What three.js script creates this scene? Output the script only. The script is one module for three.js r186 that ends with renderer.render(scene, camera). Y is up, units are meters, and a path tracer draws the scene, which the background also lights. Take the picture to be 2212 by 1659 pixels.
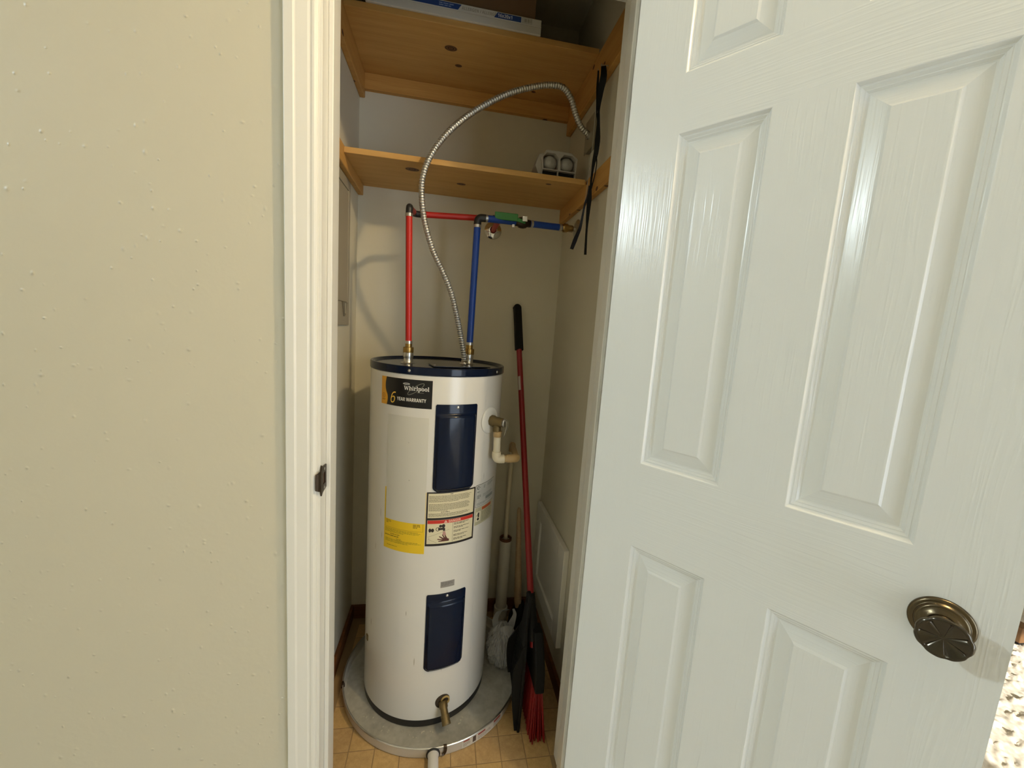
import * as THREE from 'three';
import { RoundedBoxGeometry } from 'three/addons/geometries/RoundedBoxGeometry.js';
import { mergeGeometries } from 'three/addons/utils/BufferGeometryUtils.js';
import { RectAreaLightUniformsLib } from 'three/addons/lights/RectAreaLightUniformsLib.js';

// ---------------------------------------------------------------- camera, sky, sun, large lights, exposure
const scene = new THREE.Scene();
const camera = new THREE.PerspectiveCamera(87.82, 2212 / 1659, 0.02, 60);
camera.position.set(0.2489, 1.2650, 0.8728);
camera.quaternion.setFromRotationMatrix(new THREE.Matrix4().set(
  0.98421975, -0.04551504, -0.17099667, 0,
  0.06895800, 0.98861118, 0.13376370, 0,
  0.16296096, -0.14344446, 0.97614928, 0,
  0, 0, 0, 1));
const renderer = new THREE.WebGLRenderer();
renderer.toneMapping = THREE.LinearToneMapping;
renderer.toneMappingExposure = 1.0;
renderer.shadowMap.enabled = true;
RectAreaLightUniformsLib.init();
scene.background = new THREE.Color().setRGB(0.62, 0.78, 1.0);
scene.backgroundIntensity = 2.8;

const sun = new THREE.DirectionalLight(new THREE.Color().setRGB(1, 0.93, 0.82), 11);
sun.position.set(1.0, 5.2, 9.2); sun.target.position.set(2.5, 0, 0.3);
sun.castShadow = true; sun.shadow.mapSize.set(2048, 2048);
Object.assign(sun.shadow.camera, { left: -5, right: 5, top: 5, bottom: -5, near: 0.5, far: 20 });
scene.add(sun, sun.target);

function areaLight(w, h, color, intensity, p, target) {
  const l = new THREE.RectAreaLight(new THREE.Color().setRGB(...color), intensity, w, h);
  l.position.set(...p); l.lookAt(...target); scene.add(l); return l;
}
// daylight through the patio door behind the camera, just inside the panes
areaLight(1.24, 1.94, [0.90, 0.96, 1.0], 2.9, [2.18, 1.02, 2.86], [2.18, 1.02, 0]);

// ---------------------------------------------------------------- helpers
let seed = 12345;
const rnd = () => { seed = (seed * 1664525 + 1013904223) >>> 0; return seed / 4294967296; };
const rr = (a, b) => a + (b - a) * rnd();
const V = (x, y, z) => new THREE.Vector3(x, y, z);
const D2R = Math.PI / 180;
const taken = new Map();
function numbered(n) { const k = taken.get(n) || 0; taken.set(n, k + 1); return k ? `${n}_${String(k).padStart(3, '0')}` : n; }

function hash2(x, y, s) { let h = (x * 374761393 + y * 668265263 + s * 2147483647) | 0; h = Math.imul(h ^ (h >>> 13), 1274126177); h ^= h >>> 16; return (h >>> 0) / 4294967296; }
function vnoise(x, y, px, py, s) {           // value noise that repeats every px, py cells
  const x0 = Math.floor(x), y0 = Math.floor(y), fx = x - x0, fy = y - y0;
  const u = fx * fx * (3 - 2 * fx), v = fy * fy * (3 - 2 * fy), m = (a, b) => ((a % b) + b) % b;
  const a = hash2(m(x0, px), m(y0, py), s), b = hash2(m(x0 + 1, px), m(y0, py), s), c = hash2(m(x0, px), m(y0 + 1, py), s), d = hash2(m(x0 + 1, px), m(y0 + 1, py), s);
  return a + (b - a) * u + (c - a) * v + (a - b - c + d) * u * v;
}
function fbm(x, y, px, py, s, oct = 4) { let t = 0, a = 0.5, n = 0; for (let i = 0; i < oct; i++) { t += a * vnoise(x, y, px, py, s + i * 17); n += a; a *= 0.5; x *= 2; y *= 2; px *= 2; py *= 2; } return t / n; }
function dataTex(w, h, fn, sx, sy, srgb) {    // fn(u, v) -> [r, g, b] 0..1; the picture covers sx by sy metres
  const d = new Uint8Array(w * h * 4);
  for (let j = 0; j < h; j++) for (let i = 0; i < w; i++) {
    const c = fn(i / w, j / h, i, j), k = (j * w + i) * 4;
    d[k] = Math.max(0, Math.min(255, c[0] * 255)); d[k + 1] = Math.max(0, Math.min(255, c[1] * 255)); d[k + 2] = Math.max(0, Math.min(255, c[2] * 255)); d[k + 3] = 255;
  }
  const t = new THREE.DataTexture(d, w, h, THREE.RGBAFormat); t.wrapS = t.wrapT = THREE.RepeatWrapping; t.magFilter = THREE.LinearFilter; t.minFilter = THREE.LinearFilter;
  if (srgb) t.colorSpace = THREE.SRGBColorSpace; t.repeat.set(1 / sx, 1 / sy); t.needsUpdate = true; return t;
}
function canvasTex(w, h, draw) {
  const c = document.createElement('canvas'); c.width = w; c.height = h; draw(c.getContext('2d'), w, h);
  const t = new THREE.CanvasTexture(c); t.colorSpace = THREE.SRGBColorSpace; t.magFilter = THREE.LinearFilter; return t;
}
function mat(c, rough = 0.5, metal = 0, extra = {}) {
  const color = Array.isArray(c) ? new THREE.Color().setRGB(...c) : new THREE.Color(c);
  return new THREE.MeshPhysicalMaterial({ color, roughness: rough, metalness: metal, ...extra });
}
function boxUV(g, swap = false, ox = 0, oy = 0) {          // uv in metres by the way each triangle faces
  g = g.index ? g.toNonIndexed() : g;
  const p = g.attributes.position, uv = new Float32Array(p.count * 2), a = V(), b = V(), c = V(), n = V();
  for (let i = 0; i < p.count; i += 3) {
    a.fromBufferAttribute(p, i); b.fromBufferAttribute(p, i + 1); c.fromBufferAttribute(p, i + 2);
    n.copy(b).sub(a).cross(c.clone().sub(a)); const ax = Math.abs(n.x), ay = Math.abs(n.y), az = Math.abs(n.z);
    [a, b, c].forEach((q, k) => {
      let s, t; if (az >= ax && az >= ay) { s = q.x; t = q.y; } else if (ay >= ax) { s = q.x; t = q.z; } else { s = q.z; t = q.y; }
      if (swap) [s, t] = [t, s]; uv[(i + k) * 2] = s + ox; uv[(i + k) * 2 + 1] = t + oy;
    });
  }
  g.setAttribute('uv', new THREE.BufferAttribute(uv, 2)); return g;
}
function flat(g) { g = g.index ? g.toNonIndexed() : g; if (!g.attributes.normal) g.computeVertexNormals(); if (!g.attributes.uv) g.setAttribute('uv', new THREE.BufferAttribute(new Float32Array(g.attributes.position.count * 2), 2)); for (const k of Object.keys(g.attributes)) if (!['position', 'normal', 'uv'].includes(k)) g.deleteAttribute(k); g.morphAttributes = {}; return g; }
function merge(list) { list = [].concat(list); return list.length === 1 ? flat(list[0]) : mergeGeometries(list.map(flat)); }
function bx(x0, x1, y0, y1, z0, z1, r = 0, swap = false) {
  const w = x1 - x0, h = y1 - y0, d = z1 - z0;
  const g = r ? new RoundedBoxGeometry(w, h, d, 2, Math.min(r, w / 2.01, h / 2.01, d / 2.01)) : new THREE.BoxGeometry(w, h, d);
  g.translate((x0 + x1) / 2, (y0 + y1) / 2, (z0 + z1) / 2); return boxUV(g, swap, (x0 * 7.3 + y0 * 3.1) % 1, (z0 * 5.7 + y0 * 1.9) % 1);
}
function lathe(pts, seg = 40) { return new THREE.LatheGeometry(pts.map(([r, y]) => new THREE.Vector2(Math.max(r, 1e-5), y)), seg); }
function along(g, a, b) {                                  // lays a y-axis shape that starts at y = 0 from a towards b
  const d = b.clone().sub(a).normalize(); g.applyQuaternion(new THREE.Quaternion().setFromUnitVectors(V(0, 1, 0), d)); g.translate(a.x, a.y, a.z); return g;
}
function rod(a, b, r0, r1 = r0, seg = 20) { const L = a.distanceTo(b), g = new THREE.CylinderGeometry(r1, r0, L, seg); g.translate(0, L / 2, 0); return along(g, a, b); }
function turned(a, b, pts, seg = 24) { return along(lathe(pts, seg), a, b); }
function sweep(points, radius, { seg = 12, n = 120, rfn = null } = {}) {
  const cv = new THREE.CatmullRomCurve3(points, false, 'centripetal');
  const g = new THREE.TubeGeometry(cv, n, radius, seg, false);
  if (rfn) { const p = g.attributes.position, q = V(), c = V(); for (let i = 0; i <= n; i++) { cv.getPointAt(i / n, c); const k = rfn(i / n); for (let j = 0; j <= seg; j++) { const id = i * (seg + 1) + j; q.fromBufferAttribute(p, id).sub(c).multiplyScalar(k).add(c); p.setXYZ(id, q.x, q.y, q.z); } } g.computeVertexNormals(); }
  return g;
}
function elbow(c, da, db, r, leg, rb) {                    // a pipe bend: leg lengths along da and db from the corner c
  const a = c.clone().addScaledVector(da, leg), b = c.clone().addScaledVector(db, leg), pts = [a, c.clone().addScaledVector(da, rb)];
  for (let i = 1; i < 6; i++) { const t = i / 6, p = c.clone().addScaledVector(da, rb * (1 - t) * (1 - t)).addScaledVector(db, rb * t * t); pts.push(p); }
  pts.push(c.clone().addScaledVector(db, rb), b);
  const g = [sweep(pts, r, { seg: 18, n: 40 })];
  g.push(rod(a, a.clone().addScaledVector(da, 0.0005), r, r, 18), rod(b, b.clone().addScaledVector(db, 0.0005), r, r, 18)); return g;
}
function cylPatch(cx, cz, R0, R1, a0, a1, y0, y1, nu = 20, hfn = null, nv = 1, afn = null) {   // a sheet bent round the y axis, angles in degrees from +z to +x
  const pos = [], uv = [], idx = [], P = (a, y, R) => pos.push(cx + R * Math.sin(a * D2R), y, cz + R * Math.cos(a * D2R));
  const W = nu + 1;
  for (let j = 0; j <= nv; j++) for (let i = 0; i <= nu; i++) { const s = i / nu, t = j / nv; const [b0, b1] = afn ? afn(t, a0, a1) : [a0, a1]; P(b0 + (b1 - b0) * s, y0 + (y1 - y0) * t, R1 + (hfn ? hfn(s, t) : 0)); uv.push(s, t); }
  for (let j = 0; j < nv; j++) for (let i = 0; i < nu; i++) { const k = j * W + i; idx.push(k, k + 1, k + W, k + 1, k + W + 1, k + W); }
  const g = new THREE.BufferGeometry(); g.setAttribute('position', new THREE.Float32BufferAttribute(pos, 3)); g.setAttribute('uv', new THREE.Float32BufferAttribute(uv, 2)); g.setIndex(idx); g.computeVertexNormals();
  // skirt down to R0
  const sp = [], su = [], edge = [];
  for (let i = 0; i < nu; i++) edge.push(i); for (let j = 0; j < nv; j++) edge.push(j * W + nu); for (let i = nu; i > 0; i--) edge.push(nv * W + i); for (let j = nv; j > 0; j--) edge.push(j * W);
  const at = k => V(pos[k * 3], pos[k * 3 + 1], pos[k * 3 + 2]), down = q => { const d = V(q.x - cx, 0, q.z - cz).normalize(); return V(cx + d.x * R0, q.y, cz + d.z * R0); };
  for (let e = 0; e < edge.length; e++) { const A = at(edge[e]), B = at(edge[(e + 1) % edge.length]), A2 = down(A), B2 = down(B); for (const q of [A2, B2, A, B2, B, A]) { sp.push(q.x, q.y, q.z); su.push(0.002, 0.002); } }
  const s = new THREE.BufferGeometry(); s.setAttribute('position', new THREE.Float32BufferAttribute(sp, 3)); s.setAttribute('uv', new THREE.Float32BufferAttribute(su, 2)); s.computeVertexNormals();
  return merge([g, s]);
}
function ribbon(pts, widths, dir, th = 0.0016, n = 60) {   // a flat strap: centre line, widths, the way its width runs
  const cv = new THREE.CatmullRomCurve3(pts, false, 'centripetal'), pos = [], idx = [], c = V(), t = V();
  for (let i = 0; i <= n; i++) {
    cv.getPointAt(i / n, c); cv.getTangentAt(i / n, t); const f = i / n * (widths.length - 1), k = Math.min(Math.floor(f), widths.length - 2), w = widths[k] + (widths[k + 1] - widths[k]) * (f - k);
    const side = dir.clone().addScaledVector(t, -dir.dot(t)).normalize(), nn = t.clone().cross(side).normalize();
    for (const [a, b] of [[-1, -1], [1, -1], [1, 1], [-1, 1]]) { const q = c.clone().addScaledVector(side, a * w / 2).addScaledVector(nn, b * th / 2); pos.push(q.x, q.y, q.z); }
  }
  for (let i = 0; i < n; i++) for (let k = 0; k < 4; k++) { const a = i * 4 + k, b = i * 4 + (k + 1) % 4; idx.push(a, b, a + 4, b, b + 4, a + 4); }
  idx.push(0, 2, 1, 0, 3, 2); const e = n * 4; idx.push(e, e + 1, e + 2, e, e + 2, e + 3);
  const g = new THREE.BufferGeometry(); g.setAttribute('position', new THREE.Float32BufferAttribute(pos, 3)); g.setIndex(idx); const f = g.toNonIndexed(); f.computeVertexNormals(); return f;
}
function obj(name, geoms, m, parent = scene) {
  const o = new THREE.Mesh(merge(geoms), m); o.name = parent === scene ? numbered(name) : name; o.castShadow = o.receiveShadow = true; parent.add(o); return o;
}
function tag(o, label, category, group) { o.userData.label = label; o.userData.category = category; if (group) o.userData.group = group; return o; }
function thing(name, label, category, group) { const o = new THREE.Group(); o.name = numbered(name); scene.add(o); return tag(o, label, category, group); }
function structure(o, label) { o.userData.kind = 'structure'; if (label) o.userData.label = label; return o; }
function sgroup(name, label) { const o = new THREE.Group(); o.name = name; scene.add(o); return structure(o, label); }

// ---------------------------------------------------------------- textures and materials
const peel = [];
for (let i = 0; i < 440; i++) peel.push([rnd(), rnd(), rr(0.0011, 0.0028), rr(0.35, 1), rr(0.6, 1.6)]);
const peelGrid = new Float32Array(1024 * 1024);
for (const [u, v, r, a, k] of peel) { const R = Math.ceil(r * 4 * 1024); for (let dj = -R; dj <= R; dj++) for (let di = -R; di <= R; di++) { const i = (Math.round(u * 1024) + di + 1024) % 1024, j = (Math.round(v * 1024) + dj + 1024) % 1024; const d2 = (di * di * k + dj * dj / k) / (r * r * 1024 * 1024); peelGrid[j * 1024 + i] = Math.max(peelGrid[j * 1024 + i], a * Math.exp(-d2)); } }
const wallBump = dataTex(1024, 1024, (u, v, i, j) => { const b = 0.16 * fbm(u * 90, v * 90, 90, 90, 5, 3) + 0.10 * fbm(u * 24, v * 24, 24, 24, 9, 2) + 0.72 * peelGrid[j * 1024 + i]; return [b, b, b]; }, 1.15, 1.15);
const grainV = dataTex(1024, 1024, (u, v) => { const w = 0.02 * fbm(u * 6, v * 3, 6, 3, 3, 2); const a = fbm((u + w) * 210, v * 5, 210, 5, 21, 2), b = fbm((u + w) * 80, v * 4, 80, 4, 31, 2); const g = Math.pow(a, 1.5) * 0.7 + b * 0.3; return [g, g, g]; }, 0.42, 0.42);
const grainH = grainV.clone(); grainH.rotation = Math.PI / 2; grainH.needsUpdate = true;
function woodTex(s, base, dark, sx, sy, knots = [], ax = 'u') {      // grain runs along u; knots in metres [u, v, radius]
  return dataTex(1024, 512, (u, v) => {
    let x = u * sx, y = v * sy, k = 0, bend = 0;
    for (const [kx, ky, r] of knots) { const dx = (x - kx) / (r * 1.5), dy = (y - ky) / r, d = Math.sqrt(dx * dx + dy * dy); if (d < 1) k = Math.max(k, Math.min(1, (1 - d) * 4) * (0.75 + 0.25 * Math.cos(d * 16))); bend += 0.5 * r * Math.sign(dy || 1) * Math.exp(-d * 0.55); }
    const w = v * 9 + bend * 40 + 1.2 * fbm(u * 3, v * 3, 3, 3, s, 3);
    const ring = 0.5 + 0.5 * Math.sin(w * 6.283), fine = fbm(u * 12, v * 160, 12, 160, s + 7, 2), broad = fbm(u * 2, v * 5, 2, 5, s + 40, 3);
    const t = Math.min(1, 0.10 * ring * ring + 0.34 * (fine - 0.35) + 0.55 * (broad - 0.4) + 0.12);
    return [0, 1, 2].map(q => { const c = base[q] + (dark[q] - base[q]) * Math.max(0, t); return c * (1 - k) + [0.20, 0.10, 0.05][q] * k; });
  }, sx, sy, true);
}
const M = {};
const paint = [0.665, 0.62, 0.485];
M.wall = mat(paint, 0.55, 0, { bumpMap: wallBump, bumpScale: 0.0022 });
M.closet = mat(paint, 0.6, 0, { bumpMap: wallBump, bumpScale: 0.0007 });
M.ceiling = mat([0.84, 0.83, 0.79], 0.9);
M.trim = mat([0.83, 0.815, 0.755], 0.32);
M.jamb = mat([0.83, 0.815, 0.755], 0.3);
M.gloss = mat([0.83, 0.815, 0.755], 0.14, 0, { clearcoat: 0.5, clearcoatRoughness: 0.06 });
M.doorV = mat([0.80, 0.82, 0.80], 0.25, 0, { bumpMap: grainV, bumpScale: 0.00035 });
M.doorH = mat([0.80, 0.82, 0.80], 0.25, 0, { bumpMap: grainH, bumpScale: 0.00025 });
M.enamel = mat([0.80, 0.78, 0.73], 0.28);
M.navy = mat([0.003, 0.0075, 0.024], 0.11, 0, { specularIntensity: 0.5 });
M.black = mat([0.012, 0.012, 0.013], 0.45);
M.blackMatte = mat([0.007, 0.007, 0.007], 0.6, 0, { specularIntensity: 0.4 });
M.steel = mat([0.62, 0.61, 0.58], 0.28, 1);
M.galv = mat([0.60, 0.595, 0.57], 0.34, 1, { bumpMap: dataTex(256, 256, (u, v) => { const a = fbm(u * 40, v * 40, 40, 40, 77, 3); return [a, a, a]; }, 0.3, 0.3), bumpScale: 0.0004 });
M.alu = mat([0.46, 0.455, 0.43], 0.42, 0.75, { roughnessMap: null });
M.chrome = mat([0.75, 0.74, 0.72], 0.1, 1);
M.brass = mat([0.42, 0.27, 0.09], 0.32, 1);
M.brassDull = mat([0.20, 0.145, 0.065], 0.5, 0.75);
M.antique = mat([0.125, 0.098, 0.06], 0.26, 1);
M.knobFace = mat([0.085, 0.075, 0.06], 0.2, 1);
M.bronze = mat([0.07, 0.05, 0.035], 0.4, 0.8);
M.red = mat([0.50, 0.018, 0.012], 0.38);
M.blue = mat([0.008, 0.055, 0.33], 0.35);
M.green = mat([0.035, 0.22, 0.045], 0.4);
M.cpvc = mat([0.74, 0.66, 0.48], 0.4);
M.cpvcTan = mat([0.52, 0.36, 0.17], 0.45);
M.pvc = mat([0.70, 0.66, 0.56], 0.5);
M.rust = mat([0.13, 0.045, 0.015], 0.85);
M.broomRed = mat([0.25, 0.006, 0.008], 0.4);
M.panelGrey = mat([0.34, 0.295, 0.21], 0.45);
M.cardWhite = mat([0.66, 0.64, 0.58], 0.75);
M.cardBrown = mat([0.20, 0.12, 0.06], 0.85);
M.darkwood = mat('#ffffff', 0.55, 0, { map: woodTex(91, [0.52, 0.32, 0.15], [0.32, 0.17, 0.07], 0.6, 0.12) });
M.stick = mat('#ffffff', 0.6, 0, { map: woodTex(17, [0.76, 0.65, 0.50], [0.62, 0.50, 0.36], 0.5, 0.1) });
const pine = [0.84, 0.67, 0.40], pineD = [0.68, 0.49, 0.23];
M.cleat = mat('#ffffff', 0.6, 0, { map: woodTex(58, [0.83, 0.64, 0.36], [0.66, 0.46, 0.20], 0.8, 0.25, [[0.15, 0.05, 0.007], [0.25, 0.09, 0.008], [0.36, 0.14, 0.007], [0.43, 0.05, 0.008], [0.52, 0.2, 0.007], [0.6, 0.11, 0.007], [0.7, 0.06, 0.007]]) });

// ---------------------------------------------------------------- the setting
const W = 0.6315, WT = 0.128, H = 2.44, OH = 2.045;        // opening width, wall thickness, ceiling, opening height
const XL = -0.0928, XR = 0.7018, ZB = -0.768;              // inside of the closet
const HX0 = -4.6, HX1 = 4.4, HZ1 = 2.9, RX = 1.55, RZ = -2.3;
structure(obj('wall_front', [bx(HX0 - 0.1, -0.019, 0, H, -WT, 0), bx(W + 0.019, RX, 0, H, -WT, 0), bx(-0.019, W + 0.019, OH + 0.019, H, -WT, 0)], M.wall), 'cream textured wall around the closet opening');
structure(obj('wall_closet_left', bx(XL - 0.1, XL, 0, H, ZB - 0.1, -WT), M.closet), 'cream wall on the panel side of the closet');
structure(obj('wall_closet_right', bx(XR, XR + 0.1, 0, H, ZB - 0.1, -WT), M.closet), 'cream wall on the broom side of the closet');
structure(obj('wall_closet_back', bx(XL, XR, 0, H, ZB - 0.1, ZB), M.closet), 'cream wall behind the water heater');
structure(obj('wall_left', bx(HX0 - 0.1, HX0, 0, H, 0, HZ1), M.wall));
structure(obj('wall_rear', [bx(HX0 - 0.1, 1.5, 0, H, HZ1, HZ1 + 0.1), bx(2.86, HX1 + 0.1, 0, H, HZ1, HZ1 + 0.1), bx(1.5, 2.86, 2.05, H, HZ1, HZ1 + 0.1)], M.wall));
structure(obj('wall_right', bx(HX1, HX1 + 0.1, 0, H, RZ, HZ1), M.wall));
structure(obj('wall_return', bx(RX - 0.1, RX, 0, H, RZ, -WT), M.wall));
structure(obj('wall_far', bx(RX - 0.1, HX1 + 0.1, 0, H, RZ - 0.1, RZ), M.wall));
structure(obj('ceiling', bx(HX0 - 0.1, HX1 + 0.1, H, H + 0.1, RZ - 0.1, HZ1 + 0.1), M.ceiling));
structure(obj('ceiling_closet', bx(XL, XR, H - 0.03, H, ZB, -WT), M.closet));
// patio door behind the camera
{
  const g = sgroup('window_1'), f = 0.05, z = HZ1 + 0.05, fr = (x0, x1, y0, y1) => bx(x0, x1, y0, y1, z - 0.03, z + 0.03);
  obj('frame', [fr(1.5, 2.86, -0.02, f), fr(1.5, 2.86, 2.05 - f, 2.05), fr(1.5, 1.5 + f, f, 2.05 - f), fr(2.86 - f, 2.86, f, 2.05 - f)], M.jamb, g);
  const glass = new THREE.MeshPhysicalMaterial({ color: 0xffffff, roughness: 0.02, transmission: 1, thickness: 0 });
  for (const [a, b] of [[1.55, 2.81]]) obj('pane', bx(a, b, f, 2.05 - f, z - 0.002, z + 0.002), glass, g);
}

// closet floor: vinyl squares
const vinylTex = [0, 1, 2, 3].map(k => dataTex(128, 128, (u, v) => { const a = fbm(u * 7, v * 7, 7, 7, 300 + k * 9, 4), b = fbm(u * 28, v * 28, 28, 28, 340 + k, 2); const t = 0.65 * a + 0.35 * b; return [0.83 - 0.16 * t + k * 0.012, 0.70 - 0.15 * t + k * 0.01, 0.50 - 0.13 * t]; }, 0.0745, 0.0745, true));
const vinylMats = vinylTex.map(t => mat('#ffffff', 0.42, 0, { map: t }));
const floor = structure(obj('floor', bx(XL - 0.1, XR + 0.1, -0.1, -0.0008, ZB - 0.1, 0.0), mat([0.33, 0.22, 0.105], 0.7)), 'beige vinyl closet floor in small squares');
const TP = 0.0745, tileGeo = boxUV(new RoundedBoxGeometry(TP - 0.0028, 0.0018, TP - 0.0028, 1, 0.0005));
for (let i = -7; i <= 3; i++) for (let j = -7; j <= 2; j++) {
  let x = 0.471 + (i + 0.5) * TP, z = -0.2 + (j + 0.5) * TP;
  if (x - TP / 2 < XL || x + TP / 2 > XR + 0.03 || z - TP / 2 < ZB) continue;
  if (z > -WT && (x < -0.02 || x > W + 0.02)) continue;
  const t = obj('tile', tileGeo, vinylMats[Math.floor(rnd() * 4)], floor); t.position.set(x, -0.0009, z); t.rotation.y = Math.floor(rnd() * 4) * Math.PI / 2;
}
// hall carpet: a raised pile where the picture shows it
{
  const x0 = 1.56, x1 = 4.4, z0 = -1.6, z1 = 0.6, nx = 330, nz = 250, g = new THREE.PlaneGeometry(x1 - x0, z1 - z0, nx, nz); g.rotateX(-Math.PI / 2); g.translate((x0 + x1) / 2, 0, (z0 + z1) / 2);
  const p = g.attributes.position; for (let i = 0; i < p.count; i++) { const x = p.getX(i) * 10, z = p.getZ(i) * 10; const h = fbm(x * 3.2 + z * 0.6 + 400, z * 4.6 + 400, 4096, 4096, 8, 3); p.setY(i, -0.016 + 0.034 * (Math.abs(h - 0.5) * 1.2) + 0.012 * h); } g.computeVertexNormals();
  const carpet = mat([0.72, 0.67, 0.60], 0.95, 0, { map: dataTex(256, 256, (u, v) => { const a = 0.72 + 0.28 * fbm(u * 40, v * 40, 40, 40, 55, 3); return [a, a, a * 0.98]; }, 0.5, 0.5, true) });
  structure(obj('floor_hall', [bx(HX0 - 0.1, HX1 + 0.1, -0.1, -0.022, 0.0, HZ1 + 0.1), bx(RX - 0.1, HX1 + 0.1, -0.1, -0.022, RZ - 0.1, 0.0), boxUV(g)], carpet), 'beige looped carpet lit by the sun');
}
// baseboards of stained wood
structure(obj('baseboard_left', bx(XL, XL + 0.012, 0, 0.058, ZB, -WT, 0.002), M.darkwood), 'brown stained baseboard under the panel wall');
structure(obj('baseboard_back', bx(XL + 0.012, XR - 0.012, 0, 0.058, ZB, ZB + 0.012, 0.002), M.darkwood), 'brown stained baseboard behind the water heater');
structure(obj('baseboard_right', bx(XR - 0.012, XR, 0, 0.058, ZB, -WT, 0.002), M.darkwood), 'brown stained baseboard behind the broom');

// door lining and casing
{
  const fr = sgroup('trim_1', 'white painted door lining of the closet');
  obj('jamb', bx(-0.019, 0, 0, OH, -WT, 0.0, 0.0012), M.jamb, fr); obj('jamb', bx(W, W + 0.019, 0, OH, -WT, 0.0, 0.0012), M.jamb, fr); obj('head', bx(-0.019, W + 0.019, OH, OH + 0.019, -WT, 0), M.jamb, fr);
  obj('stop', bx(0, 0.010, 0, OH - 0.01, -0.071, -0.038, 0.0022), M.trim, fr); obj('stop', bx(W - 0.010, W, 0, OH - 0.01, -0.071, -0.038, 0.0022), M.gloss, fr); obj('stop', bx(0, W, OH - 0.01, OH, -0.071, -0.038, 0.0022), M.jamb, fr);
  // strike plate: flat plate in the rabbet with a lip rolled round the front edge
  const yc = 0.9165, sh = new THREE.Shape(); sh.moveTo(-0.034, -0.026); sh.lineTo(-0.034, 0.026); sh.lineTo(-0.008, 0.029); sh.lineTo(0.0, 0.034); sh.lineTo(0.0035, 0.024); sh.quadraticCurveTo(0.010, 0, 0.0035, -0.024); sh.lineTo(0.0, -0.034); sh.lineTo(-0.008, -0.029); sh.closePath();
  const hole = new THREE.Path(); hole.moveTo(-0.026, -0.013); hole.lineTo(-0.009, -0.013); hole.lineTo(-0.009, 0.013); hole.lineTo(-0.026, 0.013); hole.closePath(); sh.holes.push(hole);
  const g = new THREE.ExtrudeGeometry(sh, { depth: 0.0022, bevelEnabled: true, bevelSize: 0.0004, bevelThickness: 0.0004, bevelSegments: 1, curveSegments: 8 }); g.rotateY(-Math.PI / 2); g.translate(0.0028, yc, 0);
  const sp = obj('strike_plate', g, M.bronze, fr); sp.userData.label = 'dark bronze strike plate';
  obj('latch_recess', bx(-0.004, 0.0006, yc - 0.0135, yc + 0.0135, -0.0265, -0.0085), mat([0.09, 0.045, 0.025], 0.8), sp); const lip = []; for (let k = 0; k < 6; k++) { const a = k / 5 * 1.25, a2 = (k + 1) / 5 * 1.25; const q = new THREE.BoxGeometry(0.0022, 0.046 - k * 0.002, 0.0032); q.rotateY(-a); q.translate(0.0012 - 0.009 * (1 - Math.cos(a)), yc, 0.0035 + 0.0085 * Math.sin(a)); lip.push(q); }
  obj('lip', lip, M.bronze, sp);
  for (const dy of [-0.021, 0.021]) obj('screw', turned(V(0.0028, yc + dy, -0.018), V(1, yc + dy, -0.018), [[0, 0], [0.0036, 0], [0.003, 0.0009], [0, 0.0011]], 14), M.steel, sp);
  for (const y of [1.81, 1.092, 0.37]) obj('hinge_leaf', bx(W - 0.002, W + 0.001, y - 0.0445, y + 0.0445, -0.034, -0.001), M.steel, fr);
  const prof = [[0, 0], [0, 0.0148], [0.0018, 0.0165], [0.0165, 0.0165], [0.0185, 0.0152], [0.0205, 0.0142], [0.030, 0.0128], [0.040, 0.0112], [0.0425, 0.0100], [0.0445, 0.0094], [0.048, 0.0102], [0.0515, 0.0098], [0.0545, 0.0080], [0.057, 0.0055], [0.057, 0]];
  const casing = (x, s, y1) => { const q = new THREE.Shape(); prof.forEach(([a, b], i) => i ? q.lineTo(s * a, b) : q.moveTo(s * a, b)); const e = new THREE.ExtrudeGeometry(q, { depth: y1, bevelEnabled: false }); e.rotateX(-Math.PI / 2); e.scale(1, 1, -1); const idx = e.attributes.position; for (let i = 0; i < idx.count; i += 3) { const t = [idx.getX(i + 1), idx.getY(i + 1), idx.getZ(i + 1)]; idx.setXYZ(i + 1, idx.getX(i + 2), idx.getY(i + 2), idx.getZ(i + 2)); idx.setXYZ(i + 2, ...t); } e.computeVertexNormals(); e.translate(x, 0, 0); return e; };
  structure(obj('trim_2', casing(-0.063, 1, OH + 0.06), M.trim), 'white moulded casing beside the strike plate');
  structure(obj('trim_3', casing(W + 0.063, -1, OH + 0.06), M.trim), 'white moulded casing on the hinge side');
  structure(obj('trim_4', bx(-0.006, W + 0.006, OH + 0.006, OH + 0.06, 0, 0.0155, 0.002), M.trim));
}

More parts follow.
